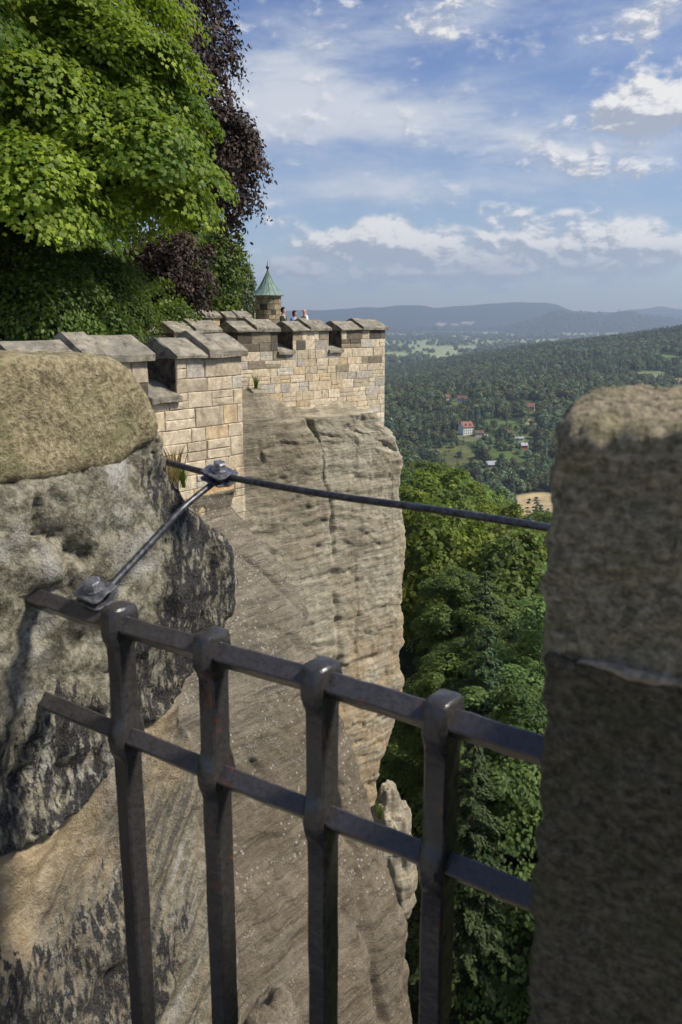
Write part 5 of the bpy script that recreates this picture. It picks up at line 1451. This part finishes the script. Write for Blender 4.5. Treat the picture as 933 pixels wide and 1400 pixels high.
# ------------------------------------------------------------------ light, sky, air
SUN_AZ = math.radians(101)      # clockwise from +y (north = view direction)
SUN_EL = math.radians(48)
sd = Vector((math.sin(SUN_AZ) * math.cos(SUN_EL), math.cos(SUN_AZ) * math.cos(SUN_EL), math.sin(SUN_EL)))
sl = bpy.data.lights.new('sun', 'SUN'); sl.energy = 3.4; sl.angle = math.radians(9); sl.color = (1.0, .94, .84)
so = bpy.data.objects.new('sun', sl); COL.objects.link(so); so.rotation_euler = sd.to_track_quat('Z', 'Y').to_euler(); so.location = sd * 200

w = NT('World', world=True); SC.world = w.mat
tc = w.n('ShaderNodeTexCoord'); sp = w.n('ShaderNodeSeparateXYZ', {0: tc.outputs['Generated']})
sky = w.n('ShaderNodeTexSky', sky_type='NISHITA', sun_disc=False, sun_elevation=SUN_EL, sun_rotation=SUN_AZ, altitude=300, air_density=1.0, dust_density=.6, ozone_density=3.5)
az = w.math('ARCTAN2', sp.outputs[0], sp.outputs[1]); el = w.math('ARCSINE', sp.outputs[2])
def uv2ae(u, v):
    d = ray(u, v); return math.atan2(d.x, d.y), math.asin(d.z / d.length)
def coords(su, sv, da=0.0, de=0.0):
    return w.n('ShaderNodeCombineXYZ', {0: w.math('MULTIPLY', w.math('ADD', az, da), su), 1: w.math('MULTIPLY', w.math('ADD', el, de), sv), 2: 3.7}).outputs[0]
def blob(u, v, ru, rv, amp, da=0.0, de=0.0):
    a, e = uv2ae(u, v); x = w.math('DIVIDE', w.math('SUBTRACT', w.math('ADD', az, da), a), ru / FPX); y = w.math('DIVIDE', w.math('SUBTRACT', w.math('ADD', el, de), e), rv / FPX)
    s = w.math('ADD', w.math('MULTIPLY', x, x), w.math('MULTIPLY', y, y)); return w.math('MULTIPLY', w.math('POWER', 2.718, w.math('MULTIPLY', s, -1.0)), amp)
def total(l):
    t = l[0]
    for q in l[1:]: t = w.math('ADD', t, q)
    return t
# thin high streaks
hi_n = w.math('ADD', w.math('MULTIPLY', w.noise(coords(5, 22), 1.0, 7, .6, .5), .7), w.math('MULTIPLY', w.noise(coords(16, 42), 1.0, 7, .62, .3), .42))
hi = total([hi_n, blob(390, 105, 130, 50, .30), blob(520, 165, 130, 38, .30), blob(350, 165, 100, 50, .18), blob(470, 262, 150, 22, .22), blob(640, 255, 160, 18, .17), blob(650, 10, 90, 25, .22), blob(830, 60, 60, 18, .2), blob(900, 15, 50, 20, .25), blob(850, 205, 140, 40, .22), blob(590, 50, 80, 20, .12), blob(720, 190, 160, 26, .12), blob(330, 290, 120, 35, .15)])
hi_m = w.math('MULTIPLY', w.step(hi, .50, .93), .86)
# heaped clouds: density sampled twice for the lit side
def cumulus(da, de):
    n_ = w.noise(coords(30, 52, da, de), 1.0, 9, .60, .2); n2_ = w.noise(coords(12, 22, da, de), 1.0, 3, .5)
    B = [blob(865, 150, 62, 24, .46, da, de), blob(935, 140, 50, 30, .40, da, de), blob(520, 318, 38, 26, .46, da, de), blob(455, 335, 75, 22, .42, da, de), blob(610, 352, 66, 28, .50, da, de), blob(560, 330, 50, 14, .28, da, de), blob(730, 335, 66, 26, .46, da, de), blob(850, 335, 72, 30, .46, da, de), blob(690, 372, 190, 16, .26, da, de), blob(420, 375, 130, 14, .32, da, de), blob(690, 396, 16, 9, .30, da, de), blob(390, 300, 60, 14, .2, da, de), blob(930, 340, 40, 20, .3, da, de), blob(820, 172, 110, 12, .2, da, de), blob(820, 55, 40, 10, .27, da, de), blob(585, 45, 50, 16, .22, da, de), blob(900, 18, 40, 14, .28, da, de), blob(640, 5, 50, 12, .25, da, de), blob(760, 215, 90, 12, .20, da, de), blob(880, 225, 80, 14, .22, da, de)]
    return total([w.math('MULTIPLY', n_, 1.15), w.math('MULTIPLY', n2_, .75), -.46] + B)
c0 = cumulus(0, 0); c1 = cumulus(.005, .007)
cm = w.step(c0, .46, .86)
lit = w.step(w.math('SUBTRACT', c0, c1), -.09, .17)
thick_ = w.step(c0, .70, 1.0)
ccol = w.mix(lit, (.42, .46, .54), (1.0, .97, .93))
ccol = w.mix(w.math('MULTIPLY', w.step(el, .085, .05), .6), ccol, (.40, .46, .56))
hcol = w.mix(w.step(hi, .6, 1.05), (.50, .57, .69), (.76, .78, .82))
col_cloud = w.mix(cm, hcol, ccol)
mask = w.math('MAXIMUM', hi_m, w.math('MULTIPLY', cm, .93))
mask = w.math('MULTIPLY', mask, w.step(el, .0, .02))
hz = w.math('MULTIPLY', w.step(el, .09, .0), .55)
skyc = w.n('ShaderNodeHueSaturation', {'Color': sky.outputs[0], 'Hue': .515, 'Saturation': 1.1, 'Value': 1.0})
b1 = w.n('ShaderNodeBackground', {'Color': skyc.outputs[0], 'Strength': .074}); b2 = w.n('ShaderNodeBackground', {'Color': col_cloud, 'Strength': .62})
mx = w.n('ShaderNodeMixShader', {0: mask, 1: b1.outputs[0], 2: b2.outputs[0]})
w.n('ShaderNodeOutputWorld', {'Surface': mx.outputs[0]})

bm = bmesh.new(); add_box(bm, -9500, 9500, -120, 13800, -176, 420)
hm_ = NT('valley_haze')
pv = hm_.n('ShaderNodeVolumePrincipled', {'Color': (.68, .81, 1.0), 'Density': 1.15e-4, 'Anisotropy': .25})
hm_.n('ShaderNodeOutputMaterial', {'Volume': pv.outputs[0]})
tag(bmobj('haze', bm, hm_.mat), 'thin blue haze lying over the valley', 'haze', kind='stuff')

SC.render.engine = 'CYCLES'
cy = SC.cycles
cy.use_denoising = True; cy.max_bounces = 5; cy.diffuse_bounces = 3; cy.glossy_bounces = 2; cy.transmission_bounces = 2; cy.transparent_max_bounces = 4; cy.volume_bounces = 0
cy.use_adaptive_sampling = True; cy.adaptive_threshold = .02
cy.sample_clamp_indirect = 6
vs = SC.view_settings; vs.view_transform = 'Standard'; vs.look = 'None'; vs.gamma = 1; vs.exposure = 0.66; vs.use_curve_mapping = False
